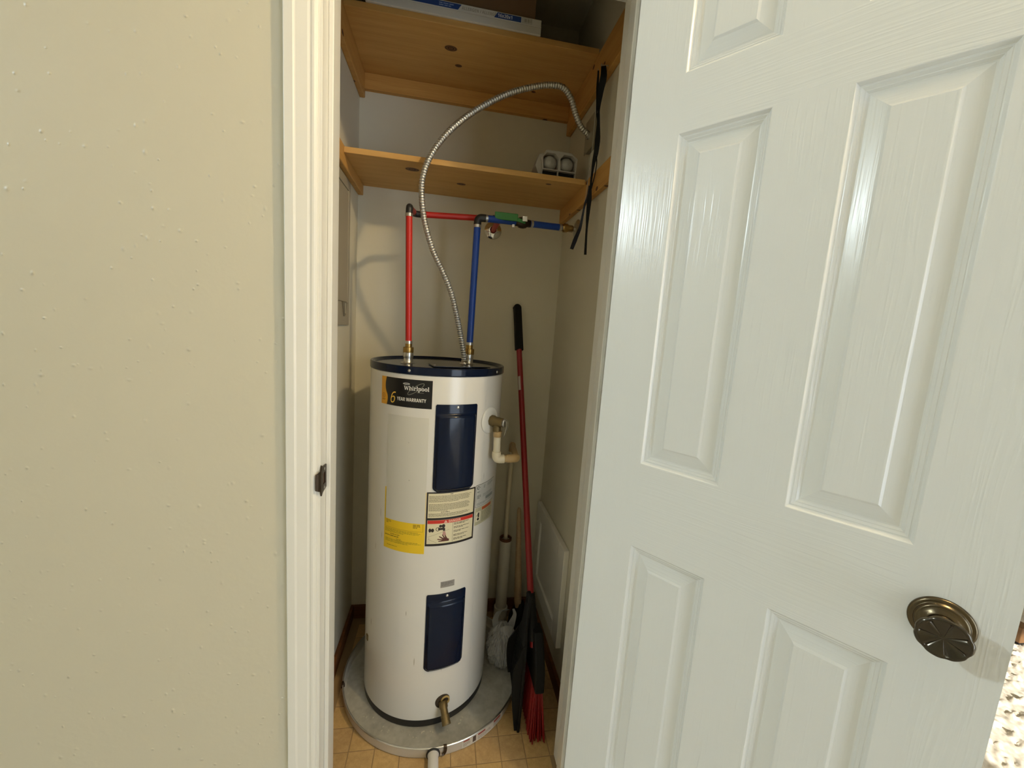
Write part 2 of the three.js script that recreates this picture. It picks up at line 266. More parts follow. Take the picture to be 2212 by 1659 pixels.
// ---------------------------------------------------------------- the six-panel door, open 126 degrees
{
  const th = 0.6313, door = sgroup('door_1', 'white six-panel door standing open with an antique brass knob');
  door.position.set(0.6035, 0, 0.0300); door.rotation.y = -(Math.PI / 2 - th);
  const DW = 0.623, T = 0.035, U = [0, 0.109, 0.2627, 0.3668, 0.5205, DW], Y = [0.012, 0.245, 0.8203, 1.0049, 1.6545, 1.7602, 1.925, 2.036];
  const sl = (n, u0, u1, y0, y1, h) => obj(n, boxUV(new THREE.BoxGeometry(u1 - u0, y1 - y0, T).translate((u0 + u1) / 2, (y0 + y1) / 2, -T / 2), false, u0 * 1.7, y0 * 2.3), h ? M.doorH : M.doorV, door);
  sl('stile', U[0], U[1], Y[0], Y[7]); sl('stile', U[4], U[5], Y[0], Y[7]);
  for (const [a, b] of [[0, 1], [2, 3], [4, 5], [6, 7]]) sl('rail', U[1], U[4], Y[a], Y[b], true);
  for (const [a, b] of [[1, 2], [3, 4], [5, 6]]) sl('mullion', U[2], U[3], Y[a], Y[b]);
  const prof = [[0, 0], [0.001, -0.0005], [0.0045, -0.0050], [0.0060, -0.0055], [0.0070, -0.0052], [0.0110, -0.0080], [0.0122, -0.0080], [0.0155, -0.0108], [0.0175, -0.0112], [0.0385, -0.0050], [0.0400, -0.0046], [0.0435, -0.0018], [0.0445, -0.0016]];
  const panelGeo = (u0, u1, y0, y1) => {
    const pos = [], uv = [], face = (sgn, zb) => {
      const put = (a, b, c, d, sw) => { const tri = sgn > 0 ? [a, b, c, a, c, d] : [a, c, b, a, d, c]; for (const q of tri) { pos.push(q[0], q[1], zb + sgn * q[2]); uv.push(...(sw ? [q[1] + u0, q[0] + y0] : [q[0] + u0, q[1] + y0])); } };
      for (let i = 0; i + 1 < prof.length; i++) {
        const [d0, h0] = prof[i], [d1, h1] = prof[i + 1], R = (d, h) => [[u0 + d, y0 + d, h], [u1 - d, y0 + d, h], [u1 - d, y1 - d, h], [u0 + d, y1 - d, h]], A = R(d0, h0), B = R(d1, h1);
        for (let k = 0; k < 4; k++) { const n = (k + 1) % 4; put(A[k], A[n], B[n], B[k], k % 2 === 0); }
      }
      const [d, h] = prof[prof.length - 1]; put([u0 + d, y0 + d, h], [u1 - d, y0 + d, h], [u1 - d, y1 - d, h], [u0 + d, y1 - d, h], false);
    };
    face(1, 0); face(-1, -T);
    const g = new THREE.BufferGeometry(); g.setAttribute('position', new THREE.Float32BufferAttribute(pos, 3)); g.setAttribute('uv', new THREE.Float32BufferAttribute(uv, 2)); g.computeVertexNormals(); return g;
  };
  for (const [a, b] of [[1, 2], [3, 4], [5, 6]]) for (const [c, d] of [[1, 2], [3, 4]]) obj('panel', panelGeo(U[c], U[d], Y[a], Y[b]), M.doorV, door);
  // hinges: leaf on the door edge and the barrel
  for (const y of [1.81, 1.092, 0.37]) { const h = obj('hinge', [bx(-0.002, 0.0005, y - 0.0445, y + 0.0445, -0.034, -0.002), rod(V(-0.001, y - 0.046, -0.0405), V(-0.001, y + 0.046, -0.0405), 0.0058)], M.steel, door); h.userData.label = 'painted steel hinge'; }
  // knob
  const kn = new THREE.Group(); kn.name = 'knob'; kn.userData.label = 'antique brass door knob with a scalloped face'; kn.position.set(0.5605, 0.911, 0); door.add(kn);
  const lz = (pts, seg = 56) => { const g = lathe(pts, seg); g.rotateX(Math.PI / 2); return g; };
  obj('rosette', lz([[0.0335, 0], [0.0335, 0.002], [0.0325, 0.0042], [0.030, 0.0052], [0.0282, 0.0048], [0.0272, 0.0058], [0.0262, 0.0085], [0.0240, 0.0095], [0.0225, 0.0092], [0.019, 0.0115], [0.0165, 0.0135], [0.0150, 0.0135]]), M.antique, kn);
  obj('neck', lz([[0.0155, 0.012], [0.0135, 0.016], [0.0125, 0.022], [0.0130, 0.028], [0.0165, 0.033], [0.0210, 0.037], [0.0245, 0.0415], [0.0262, 0.046]]), M.antique, kn);
  { // dished face with petals
    const nA = 168, nR = 14, pos = [], idx = [], R = a => 0.0268 * (1 - 0.045 * Math.pow(Math.abs(Math.sin(a * 3.5)), 6));
    for (let j = 0; j <= nR; j++) for (let i = 0; i < nA; i++) { const a = i / nA * 2 * Math.PI, t = j / nR, r = R(a) * t; const petal = Math.abs(Math.cos(a * 3.5)); let z = t < 0.92 ? 0.0455 + 0.0045 * t * t - 0.0034 * t * (1 - petal) * (1 - petal) : 0.0495 - (t - 0.92) * 0.03; pos.push(r * Math.cos(a), r * Math.sin(a), z); }
    for (let j = 0; j < nR; j++) for (let i = 0; i < nA; i++) { const k = j * nA + i, k2 = j * nA + (i + 1) % nA; idx.push(k, k + nA, k2, k2, k + nA, k2 + nA); }
    const g = new THREE.BufferGeometry(); g.setAttribute('position', new THREE.Float32BufferAttribute(pos, 3)); g.setIndex(idx); g.computeVertexNormals();
    obj('face', g, M.knobFace, kn);
    const rp = [], ri = []; for (let i = 0; i < nA; i++) { const a = i / nA * 2 * Math.PI, r = R(a); for (const [q, z] of [[r, 0.0470], [r * 1.03, 0.0452], [r * 1.0, 0.0430], [r * 0.94, 0.0415]]) rp.push(q * Math.cos(a), q * Math.sin(a), z); }
    for (let i = 0; i < nA; i++) for (let k = 0; k < 3; k++) { const a = i * 4 + k, b = ((i + 1) % nA) * 4 + k; ri.push(a, a + 1, b, b, a + 1, b + 1); }
    const gr = new THREE.BufferGeometry(); gr.setAttribute('position', new THREE.Float32BufferAttribute(rp, 3)); gr.setIndex(ri); gr.computeVertexNormals(); obj('rim', gr, M.antique, kn);
  }
}

// ---------------------------------------------------------------- ceiling lamp of the hall (out of the picture)
{
  const L = V(1.10, 2.29, 0.72), l = thing('ceiling_lamp', 'small white ceiling lamp holder with a bare warm bulb', 'lamp');
  obj('holder', turned(V(L.x, H, L.z), V(L.x, 0, L.z), [[0, 0], [0.055, 0], [0.055, 0.012], [0.032, 0.03], [0.02, 0.06], [0.02, 0.1], [0, 0.1]], 30), M.trim, l);
  obj('bulb', new THREE.SphereGeometry(0.032, 20, 14).translate(L.x, L.y + 0.024, L.z), mat([1, 0.8, 0.5], 0.4, 0, { emissive: new THREE.Color().setRGB(1, 0.72, 0.38), emissiveIntensity: 6 }), l);
  const p = new THREE.PointLight(new THREE.Color().setRGB(1, 0.77, 0.43), 3.6, 0, 2); p.position.copy(L).y += 0.024; p.castShadow = true; p.shadow.radius = 1.8; p.shadow.mapSize.set(1024, 1024); l.add(p); // warm
}

{
  const L = V(-2.3, 2.30, 0.17), l = thing('globe_lamp', 'white glass globe lamp on the hall ceiling', 'lamp');
  obj('holder', turned(V(L.x, H, L.z), V(L.x, 0, L.z), [[0, 0], [0.07, 0], [0.07, 0.02], [0.045, 0.05], [0.045, 0.07], [0, 0.07]], 30), M.trim, l);
  obj('globe', new THREE.SphereGeometry(0.07, 32, 20).translate(L.x, L.y, L.z), mat([0.9, 0.95, 1], 0.3, 0, { emissive: new THREE.Color().setRGB(0.82, 0.94, 1), emissiveIntensity: 10 }), l);
  const p = new THREE.PointLight(new THREE.Color().setRGB(0.80, 0.94, 1.0), 6.6, 0, 2); p.position.copy(L); p.castShadow = true; p.shadow.radius = 3.2; p.shadow.mapSize.set(1024, 1024); l.add(p); // cool
}

// ---------------------------------------------------------------- water heater
const HCX = 0.234, HCZ = -0.4597, HR = 0.2116, HTOP = 1.1458;
const onTank = (a, y, r = HR) => V(HCX + r * Math.sin(a * D2R), y, HCZ + r * Math.cos(a * D2R));
const outward = a => V(Math.sin(a * D2R), 0, Math.cos(a * D2R));
const dashes = (c, x, y, w, h, lh, col, s, fill = 1) => { c.fillStyle = col; let q = s; const r = () => { q = (q * 16807) % 2147483647; return q / 2147483647; }; for (let yy = y; yy < y + h - lh * 0.4; yy += lh) { let xx = x; const end = x + w * (yy + lh > y + h - lh * 0.4 ? 0.4 + 0.4 * r() : fill * (0.9 + 0.1 * r())); while (xx < end) { const ww = lh * (0.7 + 2.4 * r()); c.fillRect(xx, yy, Math.min(ww, end - xx), lh * 0.52); xx += ww + lh * 0.35; } } };
{
  const h = thing('water_heater', 'white electric water heater tank with navy cap and access covers', 'water heater');
  const bodyTex = canvasTex(2048, 1024, (c, w, hh) => {   // u runs round the tank, v up it; a few scuffs and rust specks
    c.fillStyle = '#eceae4'; c.fillRect(0, 0, w, hh);
    const mark = (a, y, ww, h2, col) => { const u = ((a + 360) % 360) / 360; c.fillStyle = col; c.beginPath(); c.ellipse(u * w, (1 - (y - 0.026) / 1.097) * hh, ww, h2, 0.3, 0, 7); c.fill(); };
    mark(50, 1.055, 5, 16, 'rgba(120,120,112,0.55)'); mark(51, 1.035, 4, 9, 'rgba(120,120,112,0.4)'); mark(-2, 0.405, 9, 2, 'rgba(150,140,115,0.6)'); mark(-9, 0.285, 4, 3, 'rgba(120,95,60,0.8)'); mark(-20, 0.86, 10, 7, 'rgba(150,150,140,0.35)'); mark(-12, 0.80, 5, 3, 'rgba(120,120,110,0.3)');
    let q = 99; const r = () => { q = (q * 16807) % 2147483647; return q / 2147483647; };
    for (let i = 0; i < 60; i++) mark(r() * 150 - 75, 0.04 + r() * 1.05, 1 + r() * 1.5, 1 + r() * 1.5, `rgba(110,95,70,${0.2 + 0.3 * r()})`);
  });
  const bodyMat = mat([0.86, 0.85, 0.83], 0.26, 0, { map: bodyTex, clearcoat: 0.3, clearcoatRoughness: 0.15 });
  const body = lathe([[HR - 0.004, 0.028], [HR - 0.001, 0.0285], [HR, 0.031], [HR, 1.121], [HR - 0.001, 1.123], [HR - 0.006, 1.123]], 120); body.translate(HCX, 0, HCZ);
  const bodyMesh = obj('body', body, bodyMat, h);
  obj('seam', cylPatch(HCX, HCZ, HR - 0.001, HR + 0.0003, 43.6, 45.2, 0.03, 1.12, 2), bodyMat, h).userData.label = 'vertical sheet seam';
  obj('base_ring', lathe([[0.0, 0.0045], [HR - 0.003, 0.0045], [HR - 0.0012, 0.0065], [HR - 0.0012, 0.026], [HR - 0.003, 0.030]], 96).translate(HCX, 0, HCZ), M.black, h).userData.label = 'black base ring';
  obj('top_cap', lathe([[HR + 0.0005, 1.1233], [HR + 0.0022, 1.1238], [HR + 0.0026, 1.126], [HR + 0.0026, 1.1425], [HR + 0.0012, 1.1452], [HR - 0.0025, HTOP], [HR - 0.006, 1.1445], [HR - 0.009, 1.1405], [HR - 0.013, 1.1385], [HR * 0.6, 1.140], [0, 1.1405]], 120).translate(HCX, 0, HCZ), M.navy, h).userData.label = 'glossy navy metal cap';
  // raised wiring lid and pressed crease on the cap
  obj('wiring_lid', [new RoundedBoxGeometry(0.115, 0.0035, 0.085, 2, 0.0015).rotateY(0.25).translate(0.268, 1.1425, -0.372), new RoundedBoxGeometry(0.075, 0.003, 0.06, 2, 0.0012).rotateY(0.25).translate(0.352, 1.1420, -0.40)], M.navy, h);
  for (const [x, z] of [[0.222, -0.352], [0.313, -0.366]]) obj('screw', lathe([[0, 0], [0.004, 0], [0.0035, 0.002], [0, 0.0026]], 12).translate(x, 1.1435, z), M.steel, h);
  for (const a of [-21.4, 56.2]) obj('screw', turned(onTank(a, 1.134, HR + 0.0022), onTank(a, 1.134, HR + 1), [[0, 0], [0.0042, 0], [0.004, 0.0012], [0.0028, 0.0024], [0, 0.0028]], 14), M.steel, h);
  // cold and hot nipples
  for (const [x, z] of [[0.138, -0.42], [0.333, -0.50]]) { obj('nipple', turned(V(x, 1.139, z), V(x, 2, z), [[0.0, 0], [0.024, 0], [0.024, 0.002], [0.0145, 0.003], [0.0145, 0.018], [0.0158, 0.019], [0.0158, 0.034], [0.013, 0.036], [0, 0.036]], 26), M.steel, h); }
  // access covers
  const bulge = (s, t) => { const sm = (x, a, b) => { x = Math.max(0, Math.min(1, (x - a) / (b - a))); return x * x * (3 - 2 * x); }; const e = sm(s, 0.02, 0.09) * sm(1 - s, 0.02, 0.09) * sm(t, 0.0, 0.05) * (1 - sm(t, 0.86, 0.9)); return 0.0022 + 0.0085 * e + 0.0015 * sm(t, 0.9, 0.93) * sm(1 - t, 0.0, 0.01) * 0 + (t > 0.93 ? 0 : 0); };
  const cut = (t, a0, a1) => { const k = Math.max(0, 1 - t / 0.055); const m = 3.4 * k * k + (t > 0.985 ? (t - 0.985) / 0.015 * 0.7 : 0); return [a0 + m, a1 - m]; };
  for (const [a0, a1, y0, y1] of [[-0.2, 33.8, 0.785, 1.0435], [-1.0, 32.5, 0.202, 0.4595]]) {
    const p = obj('access_cover', cylPatch(HCX, HCZ, HR - 0.001, HR, a0, a1, y0, y1, 40, bulge, 64, cut), M.navy, h); p.userData.label = 'glossy navy element cover';
    const a = (a0 + a1) / 2; obj('screw', turned(onTank(a, y1 - 0.008, HR + 0.002), onTank(a, y1 - 0.008, HR + 1), [[0, 0], [0.0044, 0], [0.0042, 0.0012], [0.003, 0.0022], [0, 0.0026]], 14), M.steel, p);
  }
  // labels
  const paper = (t, r = 0.5) => mat('#ffffff', r, 0, { map: t });
  const stick = (n, a0, a1, y0, y1, off, t, lab, r) => { const o = obj(n, cylPatch(HCX, HCZ, HR - 0.0003, HR + off, a0, a1, y0, y1, 24), paper(t, r), h); o.userData.label = lab; return o; };
  stick('warranty_label', -48.3, -3.3, 1.029, 1.1095, 0.0004, canvasTex(1024, 500, (c, w, hh) => {
    c.fillStyle = '#0b0c10'; c.fillRect(0, 0, w, hh);
    c.fillStyle = '#e0a020'; c.beginPath(); c.moveTo(0, 0); c.lineTo(130, 0); c.bezierCurveTo(85, 160, 110, 240, 150, 300); c.bezierCurveTo(185, 370, 160, 450, 145, hh); c.lineTo(0, hh); c.closePath(); c.fill();
    c.strokeStyle = '#8a5a08'; c.lineWidth = 7; c.beginPath(); c.arc(62, 345, 40, 0, 7); c.stroke(); c.fillStyle = '#8a5a08'; c.fillRect(55, 322, 14, 46); c.fillRect(22, 405, 88, 9); c.fillRect(30, 420, 70, 6);
    c.fillStyle = '#e8e6e0'; c.font = 'bold 98px serif'; c.save(); c.translate(515, 192); c.scale(0.90, 1); c.fillText('Whirlpool', 0, 0); c.restore();
    c.fillStyle = '#c9c8c4'; c.beginPath(); c.ellipse(560, 84, 66, 17, 0, 0, 7); c.fill(); c.fillStyle = '#0b0c10'; c.beginPath(); c.ellipse(560, 84, 46, 6, 0, 0, 7); c.fill();
    c.strokeStyle = '#8f8c7e'; c.lineWidth = 7; c.beginPath(); c.ellipse(735, 165, 175, 42, -0.62, 0, 7); c.stroke(); c.fillStyle = '#8f8c7e'; c.fillRect(760, 222, 120, 6);
    c.fillStyle = '#f0c24a'; c.font = 'italic 280px sans-serif'; c.save(); c.translate(215, 450); c.scale(0.78, 1); c.fillText('6', 0, 0); c.restore();
    c.fillStyle = '#e4e0d4'; c.font = 'bold 88px sans-serif'; c.save(); c.translate(382, 392); c.scale(0.76, 1); c.fillText('YEAR WARRANTY', 0, 0); c.restore();
  }), 'black and yellow label reading Whirlpool 6 year warranty', 0.35);
  stick('energy_label', -40.8, -4.6, 0.592, 0.782, 0.0004, canvasTex(640, 900, (c, w, hh) => {
    c.fillStyle = '#e8c322'; c.fillRect(0, 0, w, hh); c.strokeStyle = '#a08010'; c.lineWidth = 4; c.strokeRect(22, 30, w - 50, 545);
    dashes(c, 40, 470, 90, 60, 18, '#8d7510', 3); dashes(c, 470, 475, 110, 50, 20, '#7d660c', 5); c.fillStyle = '#221c08'; c.fillRect(26, 40, 18, 120);
    dashes(c, 20, 590, 580, 60, 15, '#a88f18', 7); dashes(c, 120, 662, 400, 16, 18, '#7d660c', 9); dashes(c, 20, 690, 590, 20, 20, '#5d4c08', 11); dashes(c, 220, 720, 90, 70, 14, '#a88f18', 13); dashes(c, 30, 745, 570, 55, 17, '#a88f18', 15); dashes(c, 60, 835, 440, 18, 18, '#a88f18', 17);
  }), 'yellow energy label, its upper part under a pale sheet', 0.55);
  stick('pale_sheet', -39.3, -4.9, 0.686, 1.003, 0.0009, canvasTex(256, 512, (c, w, hh) => { c.fillStyle = '#cfccc0'; c.fillRect(0, 0, w, hh); dashes(c, 150, 300, 20, 8, 8, 'rgba(120,120,110,0.35)', 4); dashes(c, 140, 120, 16, 8, 8, 'rgba(120,120,110,0.25)', 6); }), 'plain pale grey paper sheet', 0.6);
  stick('warning_label', -4.2, 37.3, 0.617, 0.784, 0.0006, canvasTex(900, 980, (c, w, hh) => {
    c.fillStyle = '#1b130f'; c.fillRect(0, 0, w, hh); const cream = '#d8cfae'; c.fillStyle = cream; c.fillRect(26, 24, w - 56, 440); c.fillRect(26, 505, w - 56, hh - 545);
    dashes(c, 400, 38, 130, 18, 20, '#4a4232', 21); dashes(c, 40, 66, 770, 120, 15, '#7b7259', 22); dashes(c, 40, 212, 770, 130, 15, '#7b7259', 23); dashes(c, 250, 356, 380, 18, 20, '#4a4232', 24); dashes(c, 40, 384, 770, 70, 16, '#7b7259', 25);
    c.fillStyle = '#c22a1c'; c.fillRect(30, 508, w - 64, 62); c.fillStyle = '#e9c9b2'; c.font = 'bold 56px sans-serif'; c.fillText('DANGER', 390, 560); c.beginPath(); c.moveTo(310, 562); c.lineTo(342, 516); c.lineTo(374, 562); c.closePath(); c.fill(); c.fillStyle = '#c22a1c'; c.fillRect(338, 532, 8, 16);
    c.fillStyle = '#3a3226'; c.fillRect(470, 575, 4, 355); dashes(c, 490, 585, 330, 46, 21, '#5a5140', 26); dashes(c, 490, 655, 330, 46, 21, '#5a5140', 27); dashes(c, 490, 725, 330, 46, 21, '#5a5140', 28); dashes(c, 490, 800, 300, 40, 21, '#5a5140', 29); dashes(c, 490, 868, 280, 40, 21, '#5a5140', 30);
    c.fillStyle = '#241b16'; const el = (x, y, a, b, r = 0) => { c.beginPath(); c.ellipse(x, y, a, b, r, 0, 7); c.fill(); };
    el(75, 690, 22, 36); el(120, 690, 26, 34); el(255, 618, 26, 26); el(305, 618, 30, 34); c.fillRect(215, 650, 110, 40); c.fillRect(300, 660, 36, 50); c.lineWidth = 9; c.strokeStyle = '#241b16'; c.beginPath(); c.arc(210, 672, 32, 0, 7); c.stroke();
    c.fillStyle = '#b98b80'; c.beginPath(); c.moveTo(300, 715); c.lineTo(336, 715); c.lineTo(360, 790); c.lineTo(292, 790); c.closePath(); c.fill();
    c.lineWidth = 4; c.strokeStyle = '#8d836a'; c.beginPath(); c.moveTo(40, 812); c.lineTo(410, 690); c.moveTo(70, 830); c.lineTo(50, 850); c.lineTo(200, 925); c.stroke();
    c.fillStyle = '#55251a'; c.beginPath(); c.moveTo(410, 905); c.lineTo(230, 905); c.lineTo(225, 890); c.lineTo(290, 884); c.lineTo(205, 862); c.lineTo(215, 848); c.lineTo(300, 866); c.lineTo(232, 812); c.lineTo(246, 802); c.lineTo(318, 846); c.lineTo(286, 780); c.lineTo(300, 776); c.lineTo(344, 842); c.lineTo(330, 790); c.lineTo(346, 788); c.lineTo(380, 850); c.lineTo(415, 870); c.closePath(); c.fill();
  }), 'cream warning label with black border and red DANGER bar', 0.5);
  stick('rating_label', 38.1, 66, 0.713, 0.786, 0.0005, canvasTex(560, 420, (c, w, hh) => { c.fillStyle = '#b9b9b2'; c.fillRect(0, 0, w, hh); c.strokeStyle = '#3d4040'; c.lineWidth = 6; c.strokeRect(3, 3, w - 6, hh - 6); c.lineWidth = 12; c.beginPath(); c.arc(50, 56, 24, 0.6, 5.8); c.stroke(); dashes(c, 80, 50, 60, 20, 22, '#4a4c4a', 31); dashes(c, 190, 40, 50, 60, 20, '#6a6c6a', 32); dashes(c, 300, 30, 220, 60, 20, '#7a7c7a', 33); dashes(c, 30, 130, 160, 24, 24, '#55585a', 34); dashes(c, 30, 200, 100, 60, 24, '#6a6c6a', 35); dashes(c, 180, 200, 330, 60, 22, '#8a8c8a', 36); c.fillStyle = '#7f8680'; c.fillRect(260, 270, 260, 60); dashes(c, 30, 350, 480, 40, 22, '#8a8c8a', 37); }), 'grey rating plate label', 0.45);
  stick('caution_label', 38.3, 66, 0.654, 0.7105, 0.0005, canvasTex(560, 300, (c, w, hh) => { c.fillStyle = '#b5b092'; c.fillRect(0, 0, w, hh); c.fillStyle = '#b2522a'; c.fillRect(170, 16, 300, 52); c.fillStyle = '#ddd6ba'; c.fillRect(20, 70, 120, 170); c.fillStyle = '#1d1b16'; c.beginPath(); c.ellipse(80, 200, 26, 22, 0, 0, 7); c.fill(); c.fillRect(70, 90, 34, 80); c.save(); c.translate(52, 130); c.rotate(-0.6); c.fillRect(-22, -5, 46, 9); c.restore(); dashes(c, 170, 90, 360, 180, 24, '#8d8870', 41); }), 'tan caution label with a small hand sketch', 0.5);
  stick('small_tag', 9.8, 21.5, 0.479, 0.4985, 0.0006, canvasTex(256, 110, (c, w, hh) => { c.fillStyle = '#8f8a84'; c.fillRect(0, 0, w, hh); dashes(c, 16, 20, 220, 70, 22, '#6f6a66', 51); }), 'small grey tag sticker', 0.4);
  obj('side_clip', cylPatch(HCX, HCZ, HR - 0.0005, HR + 0.003, -66, -62.6, 0.224, 0.242, 3), M.brassDull, h);
  // temperature and pressure relief valve
  const ra = 50.5, ry = 0.985, A = onTank(ra, ry), o = outward(ra), at = d => A.clone().addScaledVector(o, d);
  obj('valve_collar', turned(at(-0.004), at(1), [[0, 0], [0.042, 0], [0.042, 0.004], [0.038, 0.0075], [0.020, 0.009], [0, 0.009]], 40), mat([0.80, 0.78, 0.71], 0.6), h).userData.label = 'white foam collar';
  const rv = obj('relief_valve', [turned(at(0.004), at(1), [[0, 0], [0.0165, 0], [0.0175, 0.003], [0.0175, 0.013], [0.0158, 0.016], [0.0148, 0.020], [0.0140, 0.045], [0.0125, 0.047], [0, 0.047]], 8), turned(at(0.027).add(V(0, -0.008, 0)), at(0.027).add(V(0, -1, 0)), [[0, 0], [0.0125, 0], [0.0125, 0.008], [0.0142, 0.009], [0.0142, 0.021], [0.0125, 0.0225], [0, 0.0225]], 6)], M.brassDull, h); rv.userData.label = 'dull brass relief valve';
  obj('cap', turned(at(0.050), at(1), [[0, 0], [0.0128, 0], [0.0128, 0.006], [0.0115, 0.0075], [0, 0.0075]], 20), M.steel, rv);
  obj('lever', ribbon([at(0.052).add(V(0, 0.010, 0)), at(0.060).add(V(0, 0.009, 0)), at(0.0635).add(V(0, -0.005, 0)), at(0.060).add(V(0, -0.028, 0)), at(0.055).add(V(0, -0.042, 0))], [0.012, 0.012, 0.011, 0.010, 0.008], V(o.z, 0, -o.x), 0.0014, 30), M.steel, rv);
  // drain cock in its hole
  const da = 16.5, dy = 0.084, B = onTank(da, dy), od = outward(da), bt = d => B.clone().addScaledVector(od, d);
  obj('drain_hole_shade', turned(bt(-0.002), bt(1), [[0, 0.0026], [0.021, 0.0030], [0.0235, 0.0026], [0.0238, 0]], 30), mat([0.045, 0.03, 0.016], 0.9), h).userData.label = 'dark disc painted as the shaded inside of the foam-edged drain cock hole';  // no real hole: the shade inside it is the dark colour of this disc
  const fo = obj('hole_foam', turned(bt(-0.002).add(V(0.0085, 0.002, 0)), bt(1).add(V(0.0085, 0.002, 0)), [[0.0095, 0.001], [0.0105, 0.0042], [0.0140, 0.0052], [0.0150, 0.001]], 24), mat([0.42, 0.29, 0.10], 0.9), h); fo.userData.label = 'yellow insulating foam';
  const dirOut = od.clone().multiplyScalar(0.82).add(V(0, -0.62, 0)).normalize(), c0 = bt(0.002), c1 = c0.clone().addScaledVector(dirOut, 1);
  const dc = obj('drain_cock', [turned(c0, c1, [[0, 0], [0.0135, 0], [0.0135, 0.016], [0.0112, 0.019], [0.0112, 0.034], [0.0135, 0.036], [0.0135, 0.040], [0.0122, 0.042], [0.0135, 0.044], [0.0135, 0.048], [0.0122, 0.050], [0.0135, 0.052], [0.0135, 0.060], [0.0095, 0.060], [0.0088, 0.048], [0, 0.046]], 24)], M.brassDull, h); dc.userData.label = 'tarnished brass drain cock';
}

// ---------------------------------------------------------------- drain pan under the tank
{
  const p = thing('drain_pan', 'round aluminium drip pan under the white tank', 'drain pan'), cx = 0.2627, cz = -0.4635, R = 0.3095, h = 0.036;
  const panTex = dataTex(512, 512, (u, v) => { const x = (u - 0.5) * 0.62, z = (v - 0.5) * 0.62; const a = fbm(u * 9, v * 9, 9, 9, 500, 4), b = fbm(u * 60, v * 60, 60, 60, 510, 2); const k = 0.82 + 0.22 * (a - 0.5) + 0.10 * (b - 0.5); return [k, k, k * 0.975]; }, 1, 1, true);
  const floorG = new THREE.CircleGeometry(R - 0.006, 96); floorG.rotateX(-Math.PI / 2); floorG.translate(cx, 0.0042, cz);
  const panMat = mat([0.80, 0.79, 0.76], 0.45, 0.25, { map: panTex });
  obj('pan_floor', [floorG, new THREE.CircleGeometry(R - 0.004, 96).rotateX(Math.PI / 2).translate(cx, 0.001, cz)], panMat, p);
  obj('pan_wall', lathe([[R - 0.012, 0.0042], [R - 0.0065, 0.006], [R - 0.0035, 0.012], [R - 0.0025, h - 0.002], [R - 0.0015, h - 0.002], [R - 0.0015, 0.006], [R - 0.004, 0.001]], 128).translate(cx, 0, cz), mat([0.64, 0.62, 0.57], 0.4, 0.45), p);
  obj('rim', lathe(Array.from({ length: 9 }, (_, i) => { const a = i / 8 * 2 * Math.PI; return [R - 0.001 + 0.0026 * Math.cos(a), h - 0.001 + 0.0026 * Math.sin(a)]; }), 128).translate(cx, 0, cz), mat([0.72, 0.71, 0.68], 0.28, 1), p).userData.label = 'bright rolled rim';
  const a0 = 1.5, q = outward(a0 + 0), s0 = V(cx + q.x * (R - 0.006), 0.019, cz + q.z * (R - 0.006)), s1 = s0.clone().add(V(0.002, 0, 0.105));
  const st = obj('drain_stub', turned(s0, s1, [[0, 0], [0.0165, 0], [0.0165, 0.014], [0.0150, 0.016], [0.0150, 0.105], [0.0120, 0.105], [0.0120, 0.03], [0, 0.03]], 28), mat([0.72, 0.69, 0.66], 0.5), p); st.userData.label = 'white plastic drain stub';
  obj('gasket', along(new THREE.TorusGeometry(0.0175, 0.003, 8, 28).rotateX(Math.PI / 2), s0.clone().add(V(0, 0, 0.009)), s1), M.black, st);
  const wallAt = (a, y, r) => V(cx + r * Math.sin(a * D2R), y, cz + r * Math.cos(a * D2R));
  obj('clip', ribbon([wallAt(7.8, h - 0.008, R - 0.006), wallAt(7.8, h + 0.003, R - 0.002), wallAt(7.9, h + 0.001, R + 0.003), wallAt(8, h - 0.012, R + 0.0028), wallAt(7.2, h - 0.022, R + 0.0028), wallAt(6.2, h - 0.024, R + 0.003)], [0.009, 0.009, 0.009, 0.008, 0.008, 0.008], V(1, 0, 0), 0.002, 30), M.bronze, p).userData.label = 'dark metal clip';
  obj('clip', ribbon([wallAt(-78, h - 0.008, R - 0.006), wallAt(-78, h + 0.004, R - 0.001), wallAt(-78, h - 0.012, R + 0.003)], [0.012, 0.012, 0.01], V(0.2, 0, 1), 0.003, 16), M.bronze, p);
  const stk = obj('sticker', cylPatch(cx, cz, R - 0.0015, R - 0.0009, 17.5, 47, 0.004, h - 0.006, 20), mat('#ffffff', 0.5, 0, { map: canvasTex(700, 130, (c, w, hh) => { c.fillStyle = '#c9c2b4'; c.fillRect(0, 0, w, hh); c.fillStyle = '#8c2f2c'; c.fillRect(20, 8, 90, 22); c.fillRect(240, 12, 120, 30); c.fillRect(520, 10, 140, 40); c.fillStyle = '#4a3a34'; c.fillRect(158, 10, 50, 95); dashes(c, 20, 45, 110, 70, 16, '#8d8478', 61); dashes(c, 240, 55, 240, 60, 16, '#8d8478', 62); dashes(c, 520, 60, 150, 60, 16, '#8d8478', 63); }) }), p); stk.userData.label = 'white sticker with red print';
  // flakes and grit lying in the pan
  const fl = []; for (let i = 0; i < 26; i++) { const a = rr(-50, 45), r = rr(0.222, 0.245); fl.push(new RoundedBoxGeometry(rr(0.002, 0.007), 0.0012, rr(0.0015, 0.004), 1, 0.0005).rotateY(rr(0, 3)).translate(HCX + r * Math.sin(a * D2R), 0.0049, HCZ + r * Math.cos(a * D2R))); }
  const f = obj('flakes', fl, mat([0.62, 0.60, 0.52], 0.9), p); f.userData.kind = 'stuff'; f.userData.label = 'pale flakes of scale';
}

